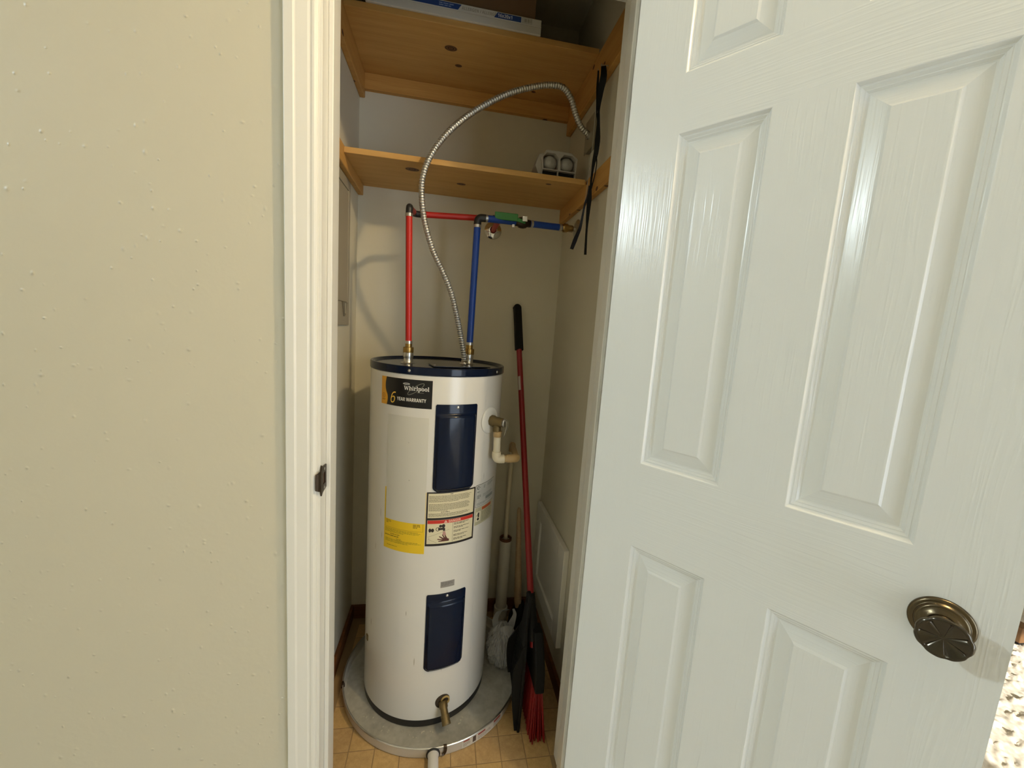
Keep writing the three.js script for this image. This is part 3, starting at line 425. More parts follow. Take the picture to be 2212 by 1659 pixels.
// ---------------------------------------------------------------- water pipes
const up = V(0, 1, 0), right = V(1, 0, 0), left = V(-1, 0, 0), back = V(0, 0, -1), front = V(0, 0, 1), dn = V(0, -1, 0);
const hexNut = (a, b, r, L) => turned(a, b, [[0, 0], [r * 0.92, 0], [r, 0.0015], [r, L - 0.0015], [r * 0.92, L], [0, L]], 6);
const ring = (c, d, r) => rod(c.clone().addScaledVector(d, -0.0045), c.clone().addScaledVector(d, 0.0045), r);
{
  const p = thing('hot_water_pipe', 'red plastic hot water pipe rising from the tank to the wall', 'pipe'), r = 0.0098, x = 0.138, z = -0.42, xt = 0.1265, yt = 1.611, z2 = -0.545, y2 = 1.622;
  const fit = obj('brass_nut', [hexNut(V(x, 1.172, z), V(x, 2, z), 0.0178, 0.018), rod(V(x, 1.188, z), V(x, 1.206, z), 0.0105)], M.brass, p);
  obj('pipe', rod(V(x, 1.196, z), V(xt, yt - 0.022, z), r), M.red, p);
  obj('crimp_ring', ring(V(x, 1.205, z), up, 0.0112), M.steel, p); obj('crimp_ring', ring(V(xt, yt - 0.026, z), up, 0.0112), M.steel, p);
  obj('elbow', elbow(V(xt, yt, z), dn, back, 0.0102, 0.024, 0.014), M.black, p).userData.label = 'black plastic elbow';
  obj('pipe', rod(V(xt, yt, z - 0.02), V(xt + 0.003, y2, z2 + 0.02), r), M.red, p);
  obj('elbow', elbow(V(xt + 0.003, y2, z2), front, right, 0.0102, 0.024, 0.014), M.black, p);
  obj('crimp_ring', ring(V(xt + 0.034, y2, z2), right, 0.0112), M.steel, p);
  const xe = 0.417, ye = 1.649;
  obj('pipe', rod(V(xt + 0.02, y2, z2), V(xe - 0.02, y2 + 0.018, z2 - 0.02), r), M.red, p);
  obj('elbow', elbow(V(xe, y2 + 0.02, z2 - 0.02), left, back, 0.0102, 0.024, 0.014), M.black, p);
  obj('pipe', rod(V(xe, y2 + 0.02, z2 - 0.04), V(xe, ye, ZB + 0.004), r), M.red, p);
  const w = tag(obj('wall_flange', turned(V(xe, ye, ZB), V(xe, ye, 0), [[0.0345, 0], [0.0345, 0.0015], [0.033, 0.004], [0.027, 0.0085], [0.018, 0.0125], [0.0135, 0.0135], [0.0125, 0.013], [0.0105, 0.006]], 40), M.chrome), 'round chrome flange on the wall below the green handle', 'pipe flange');
}
{
  const p = thing('cold_water_pipe', 'blue plastic cold water pipe with a green-handled valve', 'pipe'), r = 0.0112, x = 0.333, z = -0.50, xt = 0.3375, yt = 1.622;
  obj('brass_nut', [hexNut(V(x, 1.172, z), V(x, 2, z), 0.0185, 0.020), rod(V(x, 1.19, z), V(x, 1.206, z), 0.0115)], M.brass, p);
  obj('pipe', rod(V(x, 1.198, z), V(xt, yt - 0.024, z), r), M.blue, p);
  obj('crimp_ring', ring(V(x, 1.209, z), up, 0.0126), M.steel, p); obj('crimp_ring', ring(V(xt, yt - 0.028, z), up, 0.0126), M.steel, p);
  obj('elbow', elbow(V(xt, yt, z), dn, right, 0.0122, 0.026, 0.015), M.black, p).userData.label = 'black plastic elbow';
  const E0 = V(xt, yt, z), E1 = V(XR, 1.640, -0.575), d = E1.clone().sub(E0).normalize(), L = E0.distanceTo(E1), at = t => E0.clone().addScaledVector(d, t * L);
  obj('crimp_ring', ring(at(0.075), d, 0.0126), M.steel, p);
  obj('pipe', rod(at(0.05), at(0.37), r), M.blue, p);
  const vb = obj('valve_body', [turned(at(0.355), E1, [[0, 0], [0.0125, 0], [0.0125, 0.010], [0.0165, 0.013], [0.0185, 0.022], [0.0185, 0.030], [0.0165, 0.039], [0.0125, 0.042], [0.0125, 0.052], [0, 0.052]], 20), rod(at(0.43), at(0.43).add(V(0, 0.004, 0.026)), 0.0085)], M.bronze, p); vb.userData.label = 'dark metal ball valve';
  const hc = at(0.43).add(V(0, 0.005, 0.027));
  const hb = obj('handle', [new RoundedBoxGeometry(0.078, 0.024, 0.006, 3, 0.0028).translate(-0.062, 0.002, 0.001), new RoundedBoxGeometry(0.05, 0.012, 0.005, 2, 0.002).rotateZ(-0.2).translate(-0.02, -0.004, 0)].map(g => g.translate(hc.x, hc.y, hc.z)), M.green, p); hb.userData.label = 'green valve handle';
  obj('handle_nut', new RoundedBoxGeometry(0.017, 0.017, 0.009, 2, 0.0012).rotateZ(0.08).translate(hc.x, hc.y, hc.z + 0.004), M.steel, p).userData.label = 'bright square handle nut';
  obj('pipe_clip', new RoundedBoxGeometry(0.009, 0.011, 0.012, 1, 0.001).translate(at(0.335).x, at(0.335).y - 0.014, at(0.335).z), M.steel, p);
  obj('pipe', rod(at(0.50), at(0.83), r), M.blue, p); obj('crimp_ring', ring(at(0.515), d, 0.0126), M.steel, p); obj('crimp_ring', ring(at(0.81), d, 0.0126), M.steel, p);
  obj('brass_adapter', [turned(at(0.825), E1, [[0, 0], [0.0115, 0], [0.0115, 0.008], [0.0152, 0.009], [0.0152, 0.024], [0.0118, 0.025], [0.0118, 0.045], [0, 0.045]], 6)], M.brass, p);
  obj('copper_stub', rod(at(0.93), at(0.999), 0.0085), mat([0.55, 0.50, 0.40], 0.35, 0.9), p);
  tag(obj('wall_flange', turned(V(XR, 1.640, -0.575), V(0, 1.640, -0.575), [[0.034, 0], [0.034, 0.0015], [0.0325, 0.0035], [0.026, 0.007], [0.014, 0.0095], [0.0095, 0.0095]], 36), M.steel), 'grey metal flange where the blue pipe enters the wall', 'pipe flange');
}
// ---------------------------------------------------------------- flexible conduit and its box
{
  const P = [[0.317, 1.140, -0.47], [0.315, 1.165, -0.469], [0.302, 1.227, -0.466], [0.283, 1.302, -0.462], [0.261, 1.374, -0.459], [0.231, 1.436, -0.455], [0.199, 1.496, -0.449], [0.172, 1.575, -0.442], [0.161, 1.64, -0.436], [0.161, 1.697, -0.43], [0.181, 1.761, -0.43], [0.22, 1.823, -0.43], [0.272, 1.878, -0.43], [0.339, 1.93, -0.43], [0.407, 1.972, -0.432], [0.477, 2.002, -0.435], [0.535, 2.018, -0.437], [0.575, 2.018, -0.44], [0.604, 1.998, -0.449], [0.626, 1.961, -0.459], [0.652, 1.928, -0.468], [0.682, 1.913, -0.477]].map(q => V(...q));
  const len = new THREE.CatmullRomCurve3(P).getLength(), ridges = Math.round(len / 0.0078), N = ridges * 10;
  const c = thing('conduit', 'corrugated steel flexible conduit arching from the tank to the wall', 'conduit');
  obj('sleeve', sweep(P, 0.0090, { seg: 14, n: N, rfn: t => { const s = (t * ridges) % 1; return 0.78 + 0.25 * Math.pow(Math.sin(Math.PI * s), 0.55); } }), M.galv, c);
  obj('connector', turned(V(0.317, 1.1395, -0.47), V(0.316, 2, -0.4695), [[0, 0], [0.0155, 0], [0.0155, 0.005], [0.0105, 0.006], [0.0105, 0.014], [0, 0.014]], 18), M.steel, c);
  const b = thing('junction_box', 'small steel electrical box on the wall behind the black strap', 'junction box');
  obj('box', bx(XR - 0.016, XR, 1.868, 1.962, -0.512, -0.440, 0.002), mat([0.30, 0.26, 0.18], 0.5, 0.3), b);
  obj('cover', bx(XR - 0.019, XR - 0.016, 1.864, 1.966, -0.516, -0.436, 0.001), mat([0.34, 0.30, 0.21], 0.5, 0.3), b);
  obj('knockout', rod(V(XR - 0.026, 1.912, -0.478), V(XR - 0.018, 1.912, -0.478), 0.012), M.steel, b);
}

// ---------------------------------------------------------------- shelves
const shelfMat = (s, knots) => mat('#ffffff', 0.58, 0, { map: woodTex(s, pine, pineD, 0.8, 0.34, knots) });
const boardUV = (g, x0, z0) => { const p = g.attributes.position, uv = g.attributes.uv; for (let i = 0; i < p.count; i++) uv.setXY(i, p.getX(i) - x0, p.getZ(i) - z0 + (p.getY(i) - 2) * 0.2); return g; };
{
  const s = thing('wall_shelf', 'upper pine shelf on cleats carrying the air filters', 'shelf');
  obj('board', boardUV(bx(XL + 0.019, XR - 0.019, 2.1326, 2.150, ZB, -0.445, 0.0015), XL, ZB), shelfMat(31, [[0.3185, 0.2513, 0.0145], [0.345, 0.172, 0.0085], [0.62, 0.10, 0.006]]), s);
  obj('side_cleat', bx(XL, XL + 0.019, 2.056, 2.148, ZB, -0.20, 0.003), M.cleat, s); obj('side_cleat', bx(XR - 0.019, XR, 2.034, 2.140, ZB, -0.20, 0.003), M.cleat, s);
  obj('back_cleat', bx(XL + 0.019, XR - 0.019, 2.0795, 2.1322, ZB, ZB + 0.019, 0.0015), M.cleat, s);
}
{
  const s = thing('wall_shelf', 'lower pine shelf behind the arching conduit, carrying the bulb pack', 'shelf');
  obj('board', boardUV(bx(XL + 0.019, XR - 0.019, 1.7566, 1.7735, ZB, -0.473, 0.0015), XL, ZB), shelfMat(47, [[0.213, 0.179, 0.0165], [0.373, 0.102, 0.0115], [0.66, 0.21, 0.007]]), s);
  obj('side_cleat', bx(XL, XL + 0.019, 1.722, 1.779, ZB, -0.20, 0.003), M.cleat, s); obj('side_cleat', bx(XR - 0.019, XR, 1.700, 1.768, ZB, -0.20, 0.003), M.cleat, s);
}
// ---------------------------------------------------------------- on the upper shelf
{
  const fx0 = -0.014, fx1 = 0.492, z1 = -0.440, z0 = -0.757, y0 = 2.1505;
  const print = canvasTex(2048, 84, (c, w, h) => {
    c.fillStyle = '#d9d8d2'; c.fillRect(0, 0, w, h); const para = (x0, x1, col, sl = 26) => { c.fillStyle = col; c.beginPath(); c.moveTo(x0 + sl, 6); c.lineTo(x1, 6); c.lineTo(x1 - (x1 < 1900 ? 0 : 0), h - 6); c.lineTo(x0, h - 6); c.closePath(); c.fill(); };
    c.fillStyle = '#2b4a8c'; c.beginPath(); c.moveTo(0, 6); c.lineTo(1080, 6); c.lineTo(1040, h - 6); c.lineTo(0, h - 6); c.closePath(); c.fill();
    dashes(c, 820, 22, 190, 50, 26, '#8fa3cc', 71);
    c.fillStyle = '#a9a498'; c.font = 'bold 58px sans-serif'; c.save(); c.translate(1085, 64); c.scale(0.70, 1); c.fillText('ALLERGEN / ALLERGÈNES', 0, 0); c.restore();
    para(1470, 1800, '#2b4a8c', 40); c.fillStyle = '#e6e8ee'; c.font = 'bold 60px sans-serif'; c.save(); c.translate(1512, 62); c.scale(0.8, 1); c.fillText('16x20x1', 0, 0); c.restore();
    c.fillStyle = '#8b887e'; for (let x = 1830; x < 1925; x += 7) c.fillRect(x, 18, (x * 13) % 5 + 1.5, 46); c.strokeStyle = '#8b887e'; c.lineWidth = 3; c.strokeRect(1818, 8, 116, 66);
  });
  const mk = (label, yb, printed) => {
    const f = thing('air_filter', label, 'air filter', 'furnace filters on the upper shelf'), h = 0.0202, t = 0.018;
    obj('frame', [bx(fx0, fx1, yb, yb + h, z1 - t, z1, 0.0012), bx(fx0, fx1, yb, yb + h, z0, z0 + t, 0.0012), bx(fx0, fx0 + t, yb, yb + h, z0 + t, z1 - t), bx(fx1 - t, fx1, yb, yb + h, z0 + t, z1 - t)], M.cardWhite, f);
    const pl = []; const n = 40; for (let i = 0; i < n; i++) { const x = fx0 + t + (fx1 - fx0 - 2 * t) * (i + 0.5) / n; pl.push(new THREE.BoxGeometry(0.0015, 0.016, z1 - z0 - 2 * t).rotateZ(i % 2 ? 0.62 : -0.62).translate(x, yb + h / 2, (z0 + z1) / 2)); }
    obj('pleats', pl, mat([0.68, 0.68, 0.66], 0.9), f);
    if (printed) { const g = new THREE.PlaneGeometry(fx1 - fx0 - 0.002, h - 0.003); g.translate((fx0 + fx1) / 2, yb + h / 2, z1 + 0.0004); obj('print', g, mat('#ffffff', 0.4, 0, { map: print }), f).userData.label = 'blue and white printed edge reading 16x20x1'; }
  };
  mk('plain white cardboard edge of the lower furnace filter on the shelf', y0, false); mk('furnace filter with a blue printed 16x20x1 edge, on top of another', y0 + 0.0206, true);
  const b = thing('cardboard_box', 'dark brown cardboard box standing on the printed air filter', 'box'), yb = y0 + 0.0412, yt = yb + 0.19;
  obj('carton', bx(0.06, 0.474, yb, yt, -0.735, -0.448, 0.002), M.cardBrown, b);
  obj('flap', [bx(0.062, 0.472, yt, yt + 0.003, -0.59, -0.45), bx(0.062, 0.472, yt, yt + 0.003, -0.733, -0.593)], M.cardBrown, b);
}
// ---------------------------------------------------------------- bulb pack on the lower shelf
{
  const p = thing('bulb_pack', 'twin pack of frosted light bulbs in a grey cardboard sleeve', 'light bulbs'), x0 = 0.533, x1 = 0.650, y0 = 1.7737, zf = -0.482, zb = -0.560;
  const sh = new THREE.Shape(); sh.moveTo(x0 + 0.004, 0.018); sh.lineTo(x0 - 0.003, 0.052); sh.lineTo(x0 + 0.014, 0.078); sh.lineTo(x1 - 0.02, 0.078); sh.lineTo(x1 + 0.004, 0.062); sh.lineTo(x1, 0.018); sh.closePath();
  const hole = (a, b) => { const q = new THREE.Path(); q.moveTo(a + 0.003, 0.021); q.lineTo(b, 0.021); q.lineTo(b, 0.058); q.lineTo(b - 0.012, 0.070); q.lineTo(a + 0.012, 0.070); q.lineTo(a, 0.056); q.closePath(); sh.holes.push(q); };
  hole(x0 + 0.004, x0 + 0.056); hole(x0 + 0.062, x1 - 0.003);
  const g = new THREE.ExtrudeGeometry(sh, { depth: zf - zb, bevelEnabled: false }); g.translate(0, y0, zb);
  obj('sleeve', [g, bx(x0 + 0.003, x0 + 0.0045, y0, y0 + 0.02, zb, zf), bx(x0 + 0.056, x0 + 0.0585, y0, y0 + 0.02, zb, zf), bx(x1 - 0.002, x1, y0, y0 + 0.02, zb, zf)], mat([0.40, 0.37, 0.32], 0.7), p);
  const sd = new THREE.Shape(); sd.moveTo(0, 0.006); sd.lineTo(-0.012, 0.03); sd.lineTo(-0.002, 0.064); sd.lineTo(0.010, 0.07); sd.lineTo(0.010, 0.006); sd.closePath();
  obj('side_wing', new THREE.ExtrudeGeometry(sd, { depth: 0.06, bevelEnabled: true, bevelSize: 0.001, bevelThickness: 0.001, bevelSegments: 1 }).translate(x0 - 0.006, y0, zb + 0.01), mat([0.36, 0.33, 0.28], 0.7), p);
  obj('tray', bx(x0 + 0.006, x1 - 0.003, y0, y0 + 0.0185, zb + 0.003, zf - 0.012, 0.002), M.blackMatte, p).userData.label = 'black lower tray';
  for (const xc of [x0 + 0.031, x0 + 0.088]) { const b = lathe([[0, 0.052], [0.012, 0.050], [0.021, 0.043], [0.0245, 0.032], [0.0225, 0.020], [0.016, 0.006], [0.013, -0.004], [0, -0.004]], 28); b.rotateX(Math.PI / 2); b.scale(1, 0.94, 0.8); b.translate(xc, y0 + 0.0455, zf - 0.046); obj('bulb_glass', b, mat([0.36, 0.34, 0.30], 0.3), p).userData.label = 'frosted white bulb'; }
}
// ---------------------------------------------------------------- electrical panel on the closet's side wall
{
  const e = thing('electrical_panel', 'grey metal electrical panel door recessed in the side wall', 'electrical panel'), x = XL, z0 = -0.626, z1 = -0.28, y0 = 1.243, y1 = 1.716;
  obj('frame', [bx(x, x + 0.006, y0, y0 + 0.076, z0, z1, 0.0015), bx(x, x + 0.006, y1 - 0.03, y1, z0, z1, 0.0015), bx(x, x + 0.006, y0 + 0.076, y1 - 0.03, z0, z0 + 0.022, 0.0015), bx(x, x + 0.006, y0 + 0.076, y1 - 0.03, z1 - 0.03, z1, 0.0015)], M.panelGrey, e);
  obj('door_leaf', bx(x, x + 0.0042, y0 + 0.078, y1 - 0.032, z0 + 0.0235, z1 - 0.032, 0.001), M.panelGrey, e);
  const sh = new THREE.Shape(); sh.moveTo(-0.028, 0); sh.lineTo(0.028, 0); sh.lineTo(0.006, -0.045); sh.lineTo(-0.006, -0.045); sh.closePath();
  const g = new THREE.ExtrudeGeometry(sh, { depth: 0.004, bevelEnabled: true, bevelSize: 0.0015, bevelThickness: 0.0015, bevelSegments: 1 }); g.rotateY(Math.PI / 2); g.translate(x + 0.005, y0 + 0.0755, -0.553);
  const lt = obj('latch', g, mat([0.16, 0.135, 0.09], 0.4), e); lt.userData.label = 'tapered finger latch'; obj('latch_ridge', bx(x + 0.009, x + 0.0125, y0 + 0.038, y0 + 0.072, -0.556, -0.550, 0.001), M.panelGrey, lt);
}
// ---------------------------------------------------------------- black strap hanging at the right
{
  const s = thing('hanging_strap', 'thin black strap hanging from a nail beside the conduit', 'strap'), dir = V(0.94, 0, 0.33), X = 0.668;
  const A = [[2.043, -0.35], [2.011, -0.342], [1.981, -0.355], [1.946, -0.361], [1.912, -0.355], [1.841, -0.345], [1.805, -0.348], [1.785, -0.360], [1.753, -0.367], [1.721, -0.370], [1.687, -0.370], [1.64, -0.372], [1.584, -0.370], [1.513, -0.362]].map(([y, z]) => V(X, y, z));
  const B = [[1.72, -0.371], [1.689, -0.382], [1.672, -0.405], [1.645, -0.416], [1.612, -0.430], [1.584, -0.469], [1.556, -0.506]].map(([y, z]) => V(X - 0.002, y, z));
  const C = [[2.059, -0.390], [1.989, -0.383], [1.922, -0.377], [1.855, -0.374], [1.794, -0.385], [1.742, -0.392], [1.702, -0.398], [1.678, -0.406]].map(([y, z]) => V(X - 0.003, y, z));
  obj('strap', ribbon(A, [0.014, 0.020, 0.015, 0.006, 0.010, 0.016, 0.014, 0.007, 0.006, 0.014, 0.011, 0.0065, 0.007, 0.008], dir, 0.002, 90), M.blackMatte, s);
  obj('strap_end', ribbon(B, [0.008, 0.008, 0.006, 0.008, 0.011, 0.014, 0.012], dir, 0.002, 60), mat([0.010, 0.013, 0.030], 0.5), s).userData.label = 'dark blue strap tail';
  obj('strap_loop', ribbon([V(X - 0.002, 2.052, -0.388), V(X - 0.002, 1.99, -0.380), V(X - 0.001, 1.93, -0.372), V(X, 1.90, -0.36)], [0.005, 0.008, 0.004, 0.004], dir, 0.002, 30), M.blackMatte, s);
  obj('cord', sweep(C, 0.0009, { seg: 6, n: 60 }), mat([0.42, 0.39, 0.33], 0.6), s).userData.label = 'thin pale cord';
  obj('second_strand', ribbon([V(X + 0.003, 1.80, -0.352), V(X + 0.004, 1.775, -0.345), V(X + 0.004, 1.745, -0.352), V(X + 0.001, 1.71, -0.366)], [0.004, 0.003, 0.003, 0.005], dir, 0.002, 24), M.blackMatte, s);
  obj('nail', [rod(V(X - 0.006, 2.046, -0.352), V(XR - 0.012, 2.048, -0.352), 0.0016), rod(V(X - 0.0075, 2.046, -0.352), V(X - 0.006, 2.046, -0.352), 0.004)], M.steel, s);
}
// ---------------------------------------------------------------- relief discharge line and standpipe
{
  const d = thing('discharge_pipe', 'cream plastic relief pipe bending from the brass valve to the back', 'pipe'), x = 0.4215, z = -0.3085, y1 = 0.8665, r = 0.0108;
  obj('adapter', [turned(V(x, 0.956, z), V(x, 0, z), [[0, 0], [0.0138, 0], [0.0138, 0.004], [0.0128, 0.005], [0.0128, 0.018], [0, 0.018]], 24)], M.cpvcTan, d).userData.label = 'tan adapter';
  obj('pipe', rod(V(x, 0.940, z), V(x + 0.001, y1 + 0.02, z), r), M.cpvc, d);
  const c1 = V(x + 0.001, y1, z), c2 = V(0.486, y1 + 0.002, z - 0.004), c3 = V(0.5435, 0.796, -0.70), d12 = c2.clone().sub(c1).normalize(), d23 = c3.clone().sub(c2).normalize();
  obj('elbow', elbow(c1, up, d12, 0.0136, 0.024, 0.012), M.cpvc, d);
  obj('pipe', rod(c1.clone().addScaledVector(d12, 0.02), c2.clone().addScaledVector(d12, -0.018), r), M.cpvcTan, d);
  obj('elbow', elbow(c2, d12.clone().negate(), d23, 0.0128, 0.030, 0.012), M.cpvcTan, d).userData.label = 'tan elbow';
  obj('pipe', rod(c2.clone().addScaledVector(d23, 0.025), c3.clone().addScaledVector(d23, -0.02), r), M.cpvcTan, d);
  obj('elbow', elbow(c3, d23.clone().negate(), dn, 0.0134, 0.026, 0.013), M.cpvcTan, d);
  obj('pipe', rod(V(0.5435, 0.775, -0.70), V(0.5425, 0.25, -0.70), 0.0092), M.cpvc, d);
  const s = thing('standpipe', 'white plastic standpipe with a rusty mouth behind the tank', 'pipe'), sx = 0.5435, sz = -0.70;
  obj('tube', lathe([[0.0245, 0.06], [0.0245, 0.386], [0.0238, 0.388], [0.0205, 0.388], [0.0200, 0.386], [0.0200, 0.06]], 30).translate(sx, 0, sz), M.pvc, s);
  obj('mouth', lathe([[0.0255, 0.378], [0.0258, 0.388], [0.023, 0.3905], [0.0195, 0.389], [0.0195, 0.378]], 30).translate(sx, 0, sz), M.rust, s).userData.label = 'rust-stained mouth';
  obj('coupling', lathe([[0.022, 0.0], [0.0300, 0.001], [0.0300, 0.066], [0.0285, 0.069], [0.0245, 0.070]], 30).translate(sx, 0, sz), M.pvc, s);
}
// ---------------------------------------------------------------- plunger, bag
{
  const p = thing('plunger', 'wooden-handled plunger with a black rubber cup behind the bag', 'plunger'), b = V(0.606, 0.115, -0.648), t = V(0.590, 0.528, -0.690);
  obj('handle', turned(b, t, [[0, -0.02], [0.0105, -0.02], [0.0155, 0.01], [0.0150, 0.10], [0.0115, 0.24], [0.0090, 0.38], [0.0085, 0.405], [0.005, 0.414], [0, 0.415]], 18), M.stick, p);
  obj('cup', lathe([[0, 0.12], [0.016, 0.12], [0.018, 0.105], [0.030, 0.092], [0.046, 0.060], [0.050, 0.020], [0.051, 0.001], [0.046, 0.001], [0.044, 0.02], [0.030, 0.07], [0, 0.09]], 32).translate(0.618, 0, -0.648), M.blackMatte, p);
}
{
  const g = new THREE.IcosahedronGeometry(1, 40), q = g.attributes.position, v = V();
  for (let i = 0; i < q.count; i++) {
    v.fromBufferAttribute(q, i).normalize(); const d = v.clone();
    const a = Math.atan2(d.x, d.z) * 3, f = fbm(a * 1.3 + 60, d.y * 4 + 60, 4096, 4096, 620, 3), f2 = fbm(a * 1.9 + d.y * 1.5 + 90, d.y * 2.2 - a * 0.6 + 90, 4096, 4096, 640, 2);
    let rad = 0.78 + 0.36 * f + 0.16 * (1 - Math.abs(f2 - 0.5) * 4); const topk = Math.max(0, d.y); const squeeze = 1 - 0.42 * topk * topk + 0.12 * Math.max(0, -d.y);
    v.set(d.x * rad * squeeze * 0.052, d.y * (0.9 + 0.3 * f) * 0.082, d.z * rad * squeeze * 0.060); v.y = Math.max(v.y, -0.0665); q.setXYZ(i, v.x + 0.516, v.y + 0.0715 + 0.0008, v.z - 0.490);
  }
  g.computeVertexNormals(); const bag = thing('plastic_bag', 'crumpled grey plastic bag slumped in the pan beside the tank', 'plastic bag');
  const bm = mat([0.40, 0.405, 0.41], 0.36, 0, { side: THREE.DoubleSide }); obj('pouch', g, bm, bag);
  const flap = (pts, w, dir) => ribbon(pts.map(k => V(...k)), w, dir, 0.0008, 30);
  obj('handle', flap([[0.498, 0.128, -0.492], [0.490, 0.158, -0.505], [0.503, 0.182, -0.515], [0.522, 0.186, -0.522], [0.535, 0.176, -0.53]], [0.036, 0.03, 0.022, 0.026, 0.034], V(0.6, 0.5, 0.4)), bm, bag); obj('handle', flap([[0.540, 0.115, -0.495], [0.556, 0.145, -0.505], [0.566, 0.172, -0.515], [0.560, 0.19, -0.52]], [0.03, 0.026, 0.016, 0.008], V(0.9, -0.2, 0.3)), bm, bag);
  obj('fold', flap([[0.502, 0.135, -0.47], [0.52, 0.146, -0.462], [0.545, 0.140, -0.465], [0.562, 0.118, -0.47]], [0.02, 0.032, 0.03, 0.016], V(0, 0.8, -0.5)), bm, bag);
}
// ---------------------------------------------------------------- framed panel on the right wall
{
  const a = thing('access_panel', 'white framed access panel fixed low on the broom-side wall', 'wall panel'), x = XR, x1 = XR - 0.019, z0 = -0.742, z1 = -0.342, y0 = 0.163, y1 = 0.532, f = 0.062, m = mat([0.76, 0.73, 0.65], 0.45);
  obj('stile', bx(x1, x, y0, y1, z0, z0 + f, 0.003), m, a); obj('stile', bx(x1, x, y0, y1, z1 - f, z1, 0.003), m, a);
  obj('rail', bx(x1, x, y0, y0 + f, z0 + f, z1 - f, 0.003), m, a); obj('rail', bx(x1, x, y1 - f, y1, z0 + f, z1 - f, 0.003), m, a);
  obj('field', bx(x1 + 0.009, x - 0.002, y0 + f - 0.004, y1 - f + 0.004, z0 + f - 0.004, z1 - f + 0.004), m, a);
}
// ---------------------------------------------------------------- broom and dustpan
{
  const b = thing('broom', 'red-handled broom with red bristles leaning in the corner', 'broom'), T = V(0.5322, 1.365, -0.7545), F = V(0.588, 0, -0.150), d = F.clone().sub(T).normalize(), at = k => T.clone().addScaledVector(d, k);
  obj('handle', rod(at(0.18), at(1.22), 0.0108), M.broomRed, b);
  obj('sticker', new THREE.CylinderGeometry(0.0111, 0.0111, 0.055, 20, 1, true, 3.6, 0.9).applyQuaternion(new THREE.Quaternion().setFromUnitVectors(up, d)).translate(...at(0.33).toArray()), mat([0.55, 0.5, 0.45], 0.5), b);
  const gs = new THREE.Shape(); gs.absarc(0, 0.0105, 0.0105, 0, Math.PI, false); gs.lineTo(-0.0105, 0.0105); 
  const cap = (() => { const s = new THREE.Shape(); s.moveTo(-0.0125, 0.19); s.lineTo(-0.0130, 0.012); s.absarc(0, 0.0125, 0.0130, Math.PI, 2 * Math.PI, false); s.lineTo(0.0125, 0.19); s.closePath(); const h = new THREE.Path(); h.moveTo(-0.0022, 0.008); h.lineTo(0.0022, 0.008); h.lineTo(0.0022, 0.030); h.lineTo(-0.0022, 0.030); h.closePath(); s.holes.push(h); const g = new THREE.ExtrudeGeometry(s, { depth: 0.012, bevelEnabled: true, bevelSize: 0.003, bevelThickness: 0.005, bevelSegments: 4 }); g.translate(0, 0, -0.006); return g; })();
  cap.applyQuaternion(new THREE.Quaternion().setFromUnitVectors(up, d)); cap.translate(T.x, T.y, T.z);
  obj('grip', cap, M.blackMatte, b).userData.label = 'black plastic grip with a hanging slot';
  // head: socket, block and bristles
  const hz0 = -0.400, hz1 = -0.190, yb = 0.156;
  const sh = new THREE.Shape(); sh.moveTo(hz0, yb); sh.lineTo(hz1, yb); sh.lineTo(hz1 - 0.004, yb + 0.050); sh.quadraticCurveTo(hz1 - 0.02, yb + 0.10, -0.250, yb + 0.15); sh.lineTo(-0.290, yb + 0.15); sh.quadraticCurveTo(-0.345, yb + 0.07, hz0 + 0.004, yb + 0.035); sh.closePath();
  const blk = new THREE.ExtrudeGeometry(sh, { depth: 0.022, bevelEnabled: true, bevelSize: 0.004, bevelThickness: 0.004, bevelSegments: 2 }); blk.rotateY(-Math.PI / 2); blk.translate(0.600, 0, 0);
  obj('head_block', blk, M.blackMatte, b); obj('socket', rod(at(1.06), at(1.20), 0.0145, 0.019), M.blackMatte, b);
  const br = []; for (let i = 0; i < 46; i++) for (let j = 0; j < 9; j++) { const s = i / 45, w = j / 8 - 0.5, z = hz0 + 0.01 + (hz1 - hz0 - 0.02) * s + rr(-0.002, 0.002), x = 0.589 + w * 0.022, tip = V(0.589 + w * 0.046 + rr(-0.003, 0.003), rr(0.0005, 0.006), z + (s - 0.5) * 0.045 + 0.012 + rr(-0.004, 0.004)); const g = new THREE.CylinderGeometry(0.0022, 0.0019, V(x, yb, z).distanceTo(tip), 4, 1); g.translate(0, V(x, yb, z).distanceTo(tip) / 2, 0); br.push(along(g, V(x, yb + 0.001, z), tip)); }
  const bb = obj('bristles', br, M.broomRed, b); bb.userData.kind = 'stuff'; bb.userData.label = 'red plastic bristles';
}
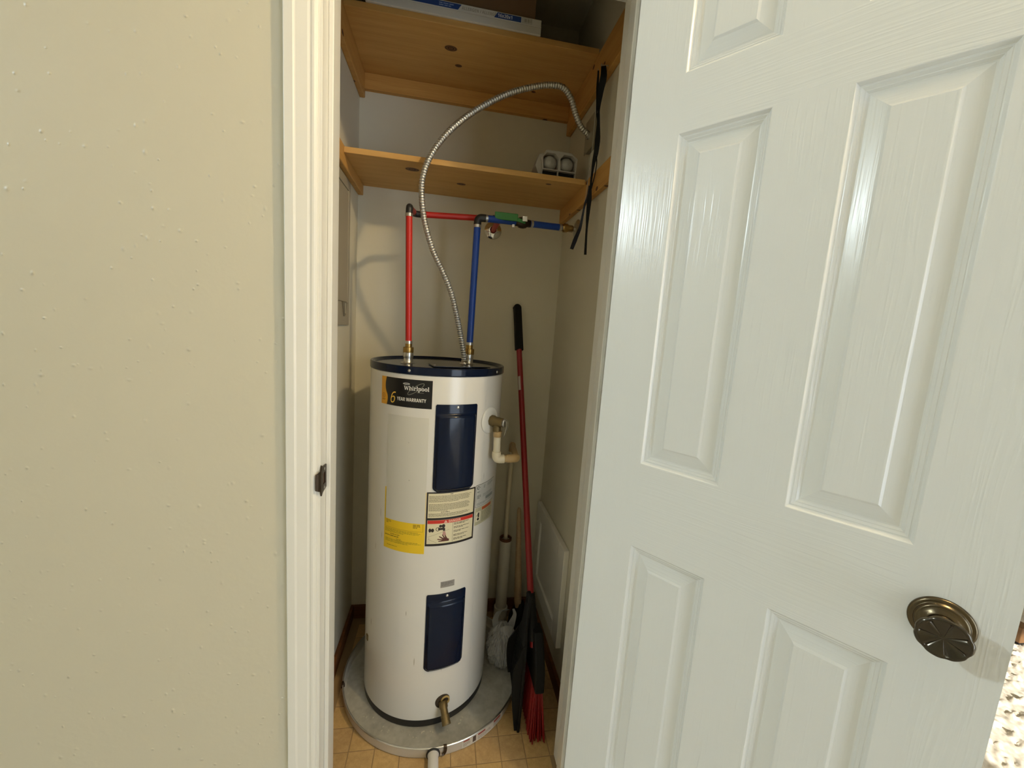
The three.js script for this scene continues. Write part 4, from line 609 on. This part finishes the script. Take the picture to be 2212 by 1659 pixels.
{
  const p = thing('dustpan', 'black plastic dustpan standing upright against the broom', 'dustpan');
  const sh = new THREE.Shape(); sh.moveTo(-0.385, 0.052); sh.lineTo(-0.205, 0.0); sh.quadraticCurveTo(-0.215, 0.10, -0.228, 0.17); sh.quadraticCurveTo(-0.24, 0.27, -0.262, 0.30); sh.lineTo(-0.268, 0.415); sh.quadraticCurveTo(-0.285, 0.435, -0.302, 0.415); sh.lineTo(-0.318, 0.30); sh.quadraticCurveTo(-0.36, 0.24, -0.375, 0.17); sh.closePath();
  const hole = new THREE.Path(); hole.absellipse(-0.286, 0.395, 0.007, 0.013, 0, 2 * Math.PI, true); sh.holes.push(hole);
  const pl = new THREE.ExtrudeGeometry(sh, { depth: 0.005, bevelEnabled: true, bevelSize: 0.002, bevelThickness: 0.002, bevelSegments: 2 }); pl.rotateY(-Math.PI / 2); pl.translate(0.548, 0.002, 0);
  const bend = g => { const q = g.attributes.position; for (let i = 0; i < q.count; i++) { const y = q.getY(i); q.setX(i, q.getX(i) - 0.022 * Math.max(0, 1 - y / 0.42) + 0.012); } g.computeVertexNormals(); return g; };
  obj('plate', bend(pl), M.blackMatte, p);
  const side = (za, zb2, lift = 0) => { const s = new THREE.Shape(); s.moveTo(0, 0); s.lineTo(-0.010, 0.0); s.quadraticCurveTo(-0.036, 0.13, -0.030, 0.19); s.lineTo(-0.004, 0.26); s.lineTo(0, 0.26); s.closePath(); const g = new THREE.ExtrudeGeometry(s, { depth: 0.004, bevelEnabled: true, bevelSize: 0.001, bevelThickness: 0.001, bevelSegments: 1 }); const q = g.attributes.position; for (let i = 0; i < q.count; i++) { const y = q.getY(i) / 0.26; q.setZ(i, q.getZ(i) + za + (zb2 - za) * y); q.setX(i, q.getX(i) + 0.544); q.setY(i, lift + q.getY(i) * (1 - lift / 0.26) + 0.002); } return bend(g); };
  obj('side_wall', side(-0.214, -0.250), M.blackMatte, p); obj('side_wall', side(-0.381, -0.345, 0.05), M.blackMatte, p);
  const ribs = []; for (let i = 0; i < 9; i++) ribs.push(bend(new RoundedBoxGeometry(0.004, 0.004, 0.10, 1, 0.0012).translate(0.541, 0.14 + i * 0.013, -0.30))); obj('grip_ribs', ribs, M.blackMatte, p);
}
// ---------------------------------------------------------------- wooden block on the carpet
{
  const w = thing('wooden_foot', 'small brown wooden furniture foot standing on the sunlit carpet', 'furniture foot');
  obj('block', bx(2.90, 2.965, 0.006, 0.082, -0.42, -0.36, 0.004), mat([0.13, 0.062, 0.02], 0.5), w); obj('pad', bx(2.903, 2.962, -0.004, 0.007, -0.417, -0.363, 0.002), M.blackMatte, w);
}
scene.traverse(o => { if (o.isMesh) o.castShadow = o.receiveShadow = true; });
renderer.render(scene, camera);
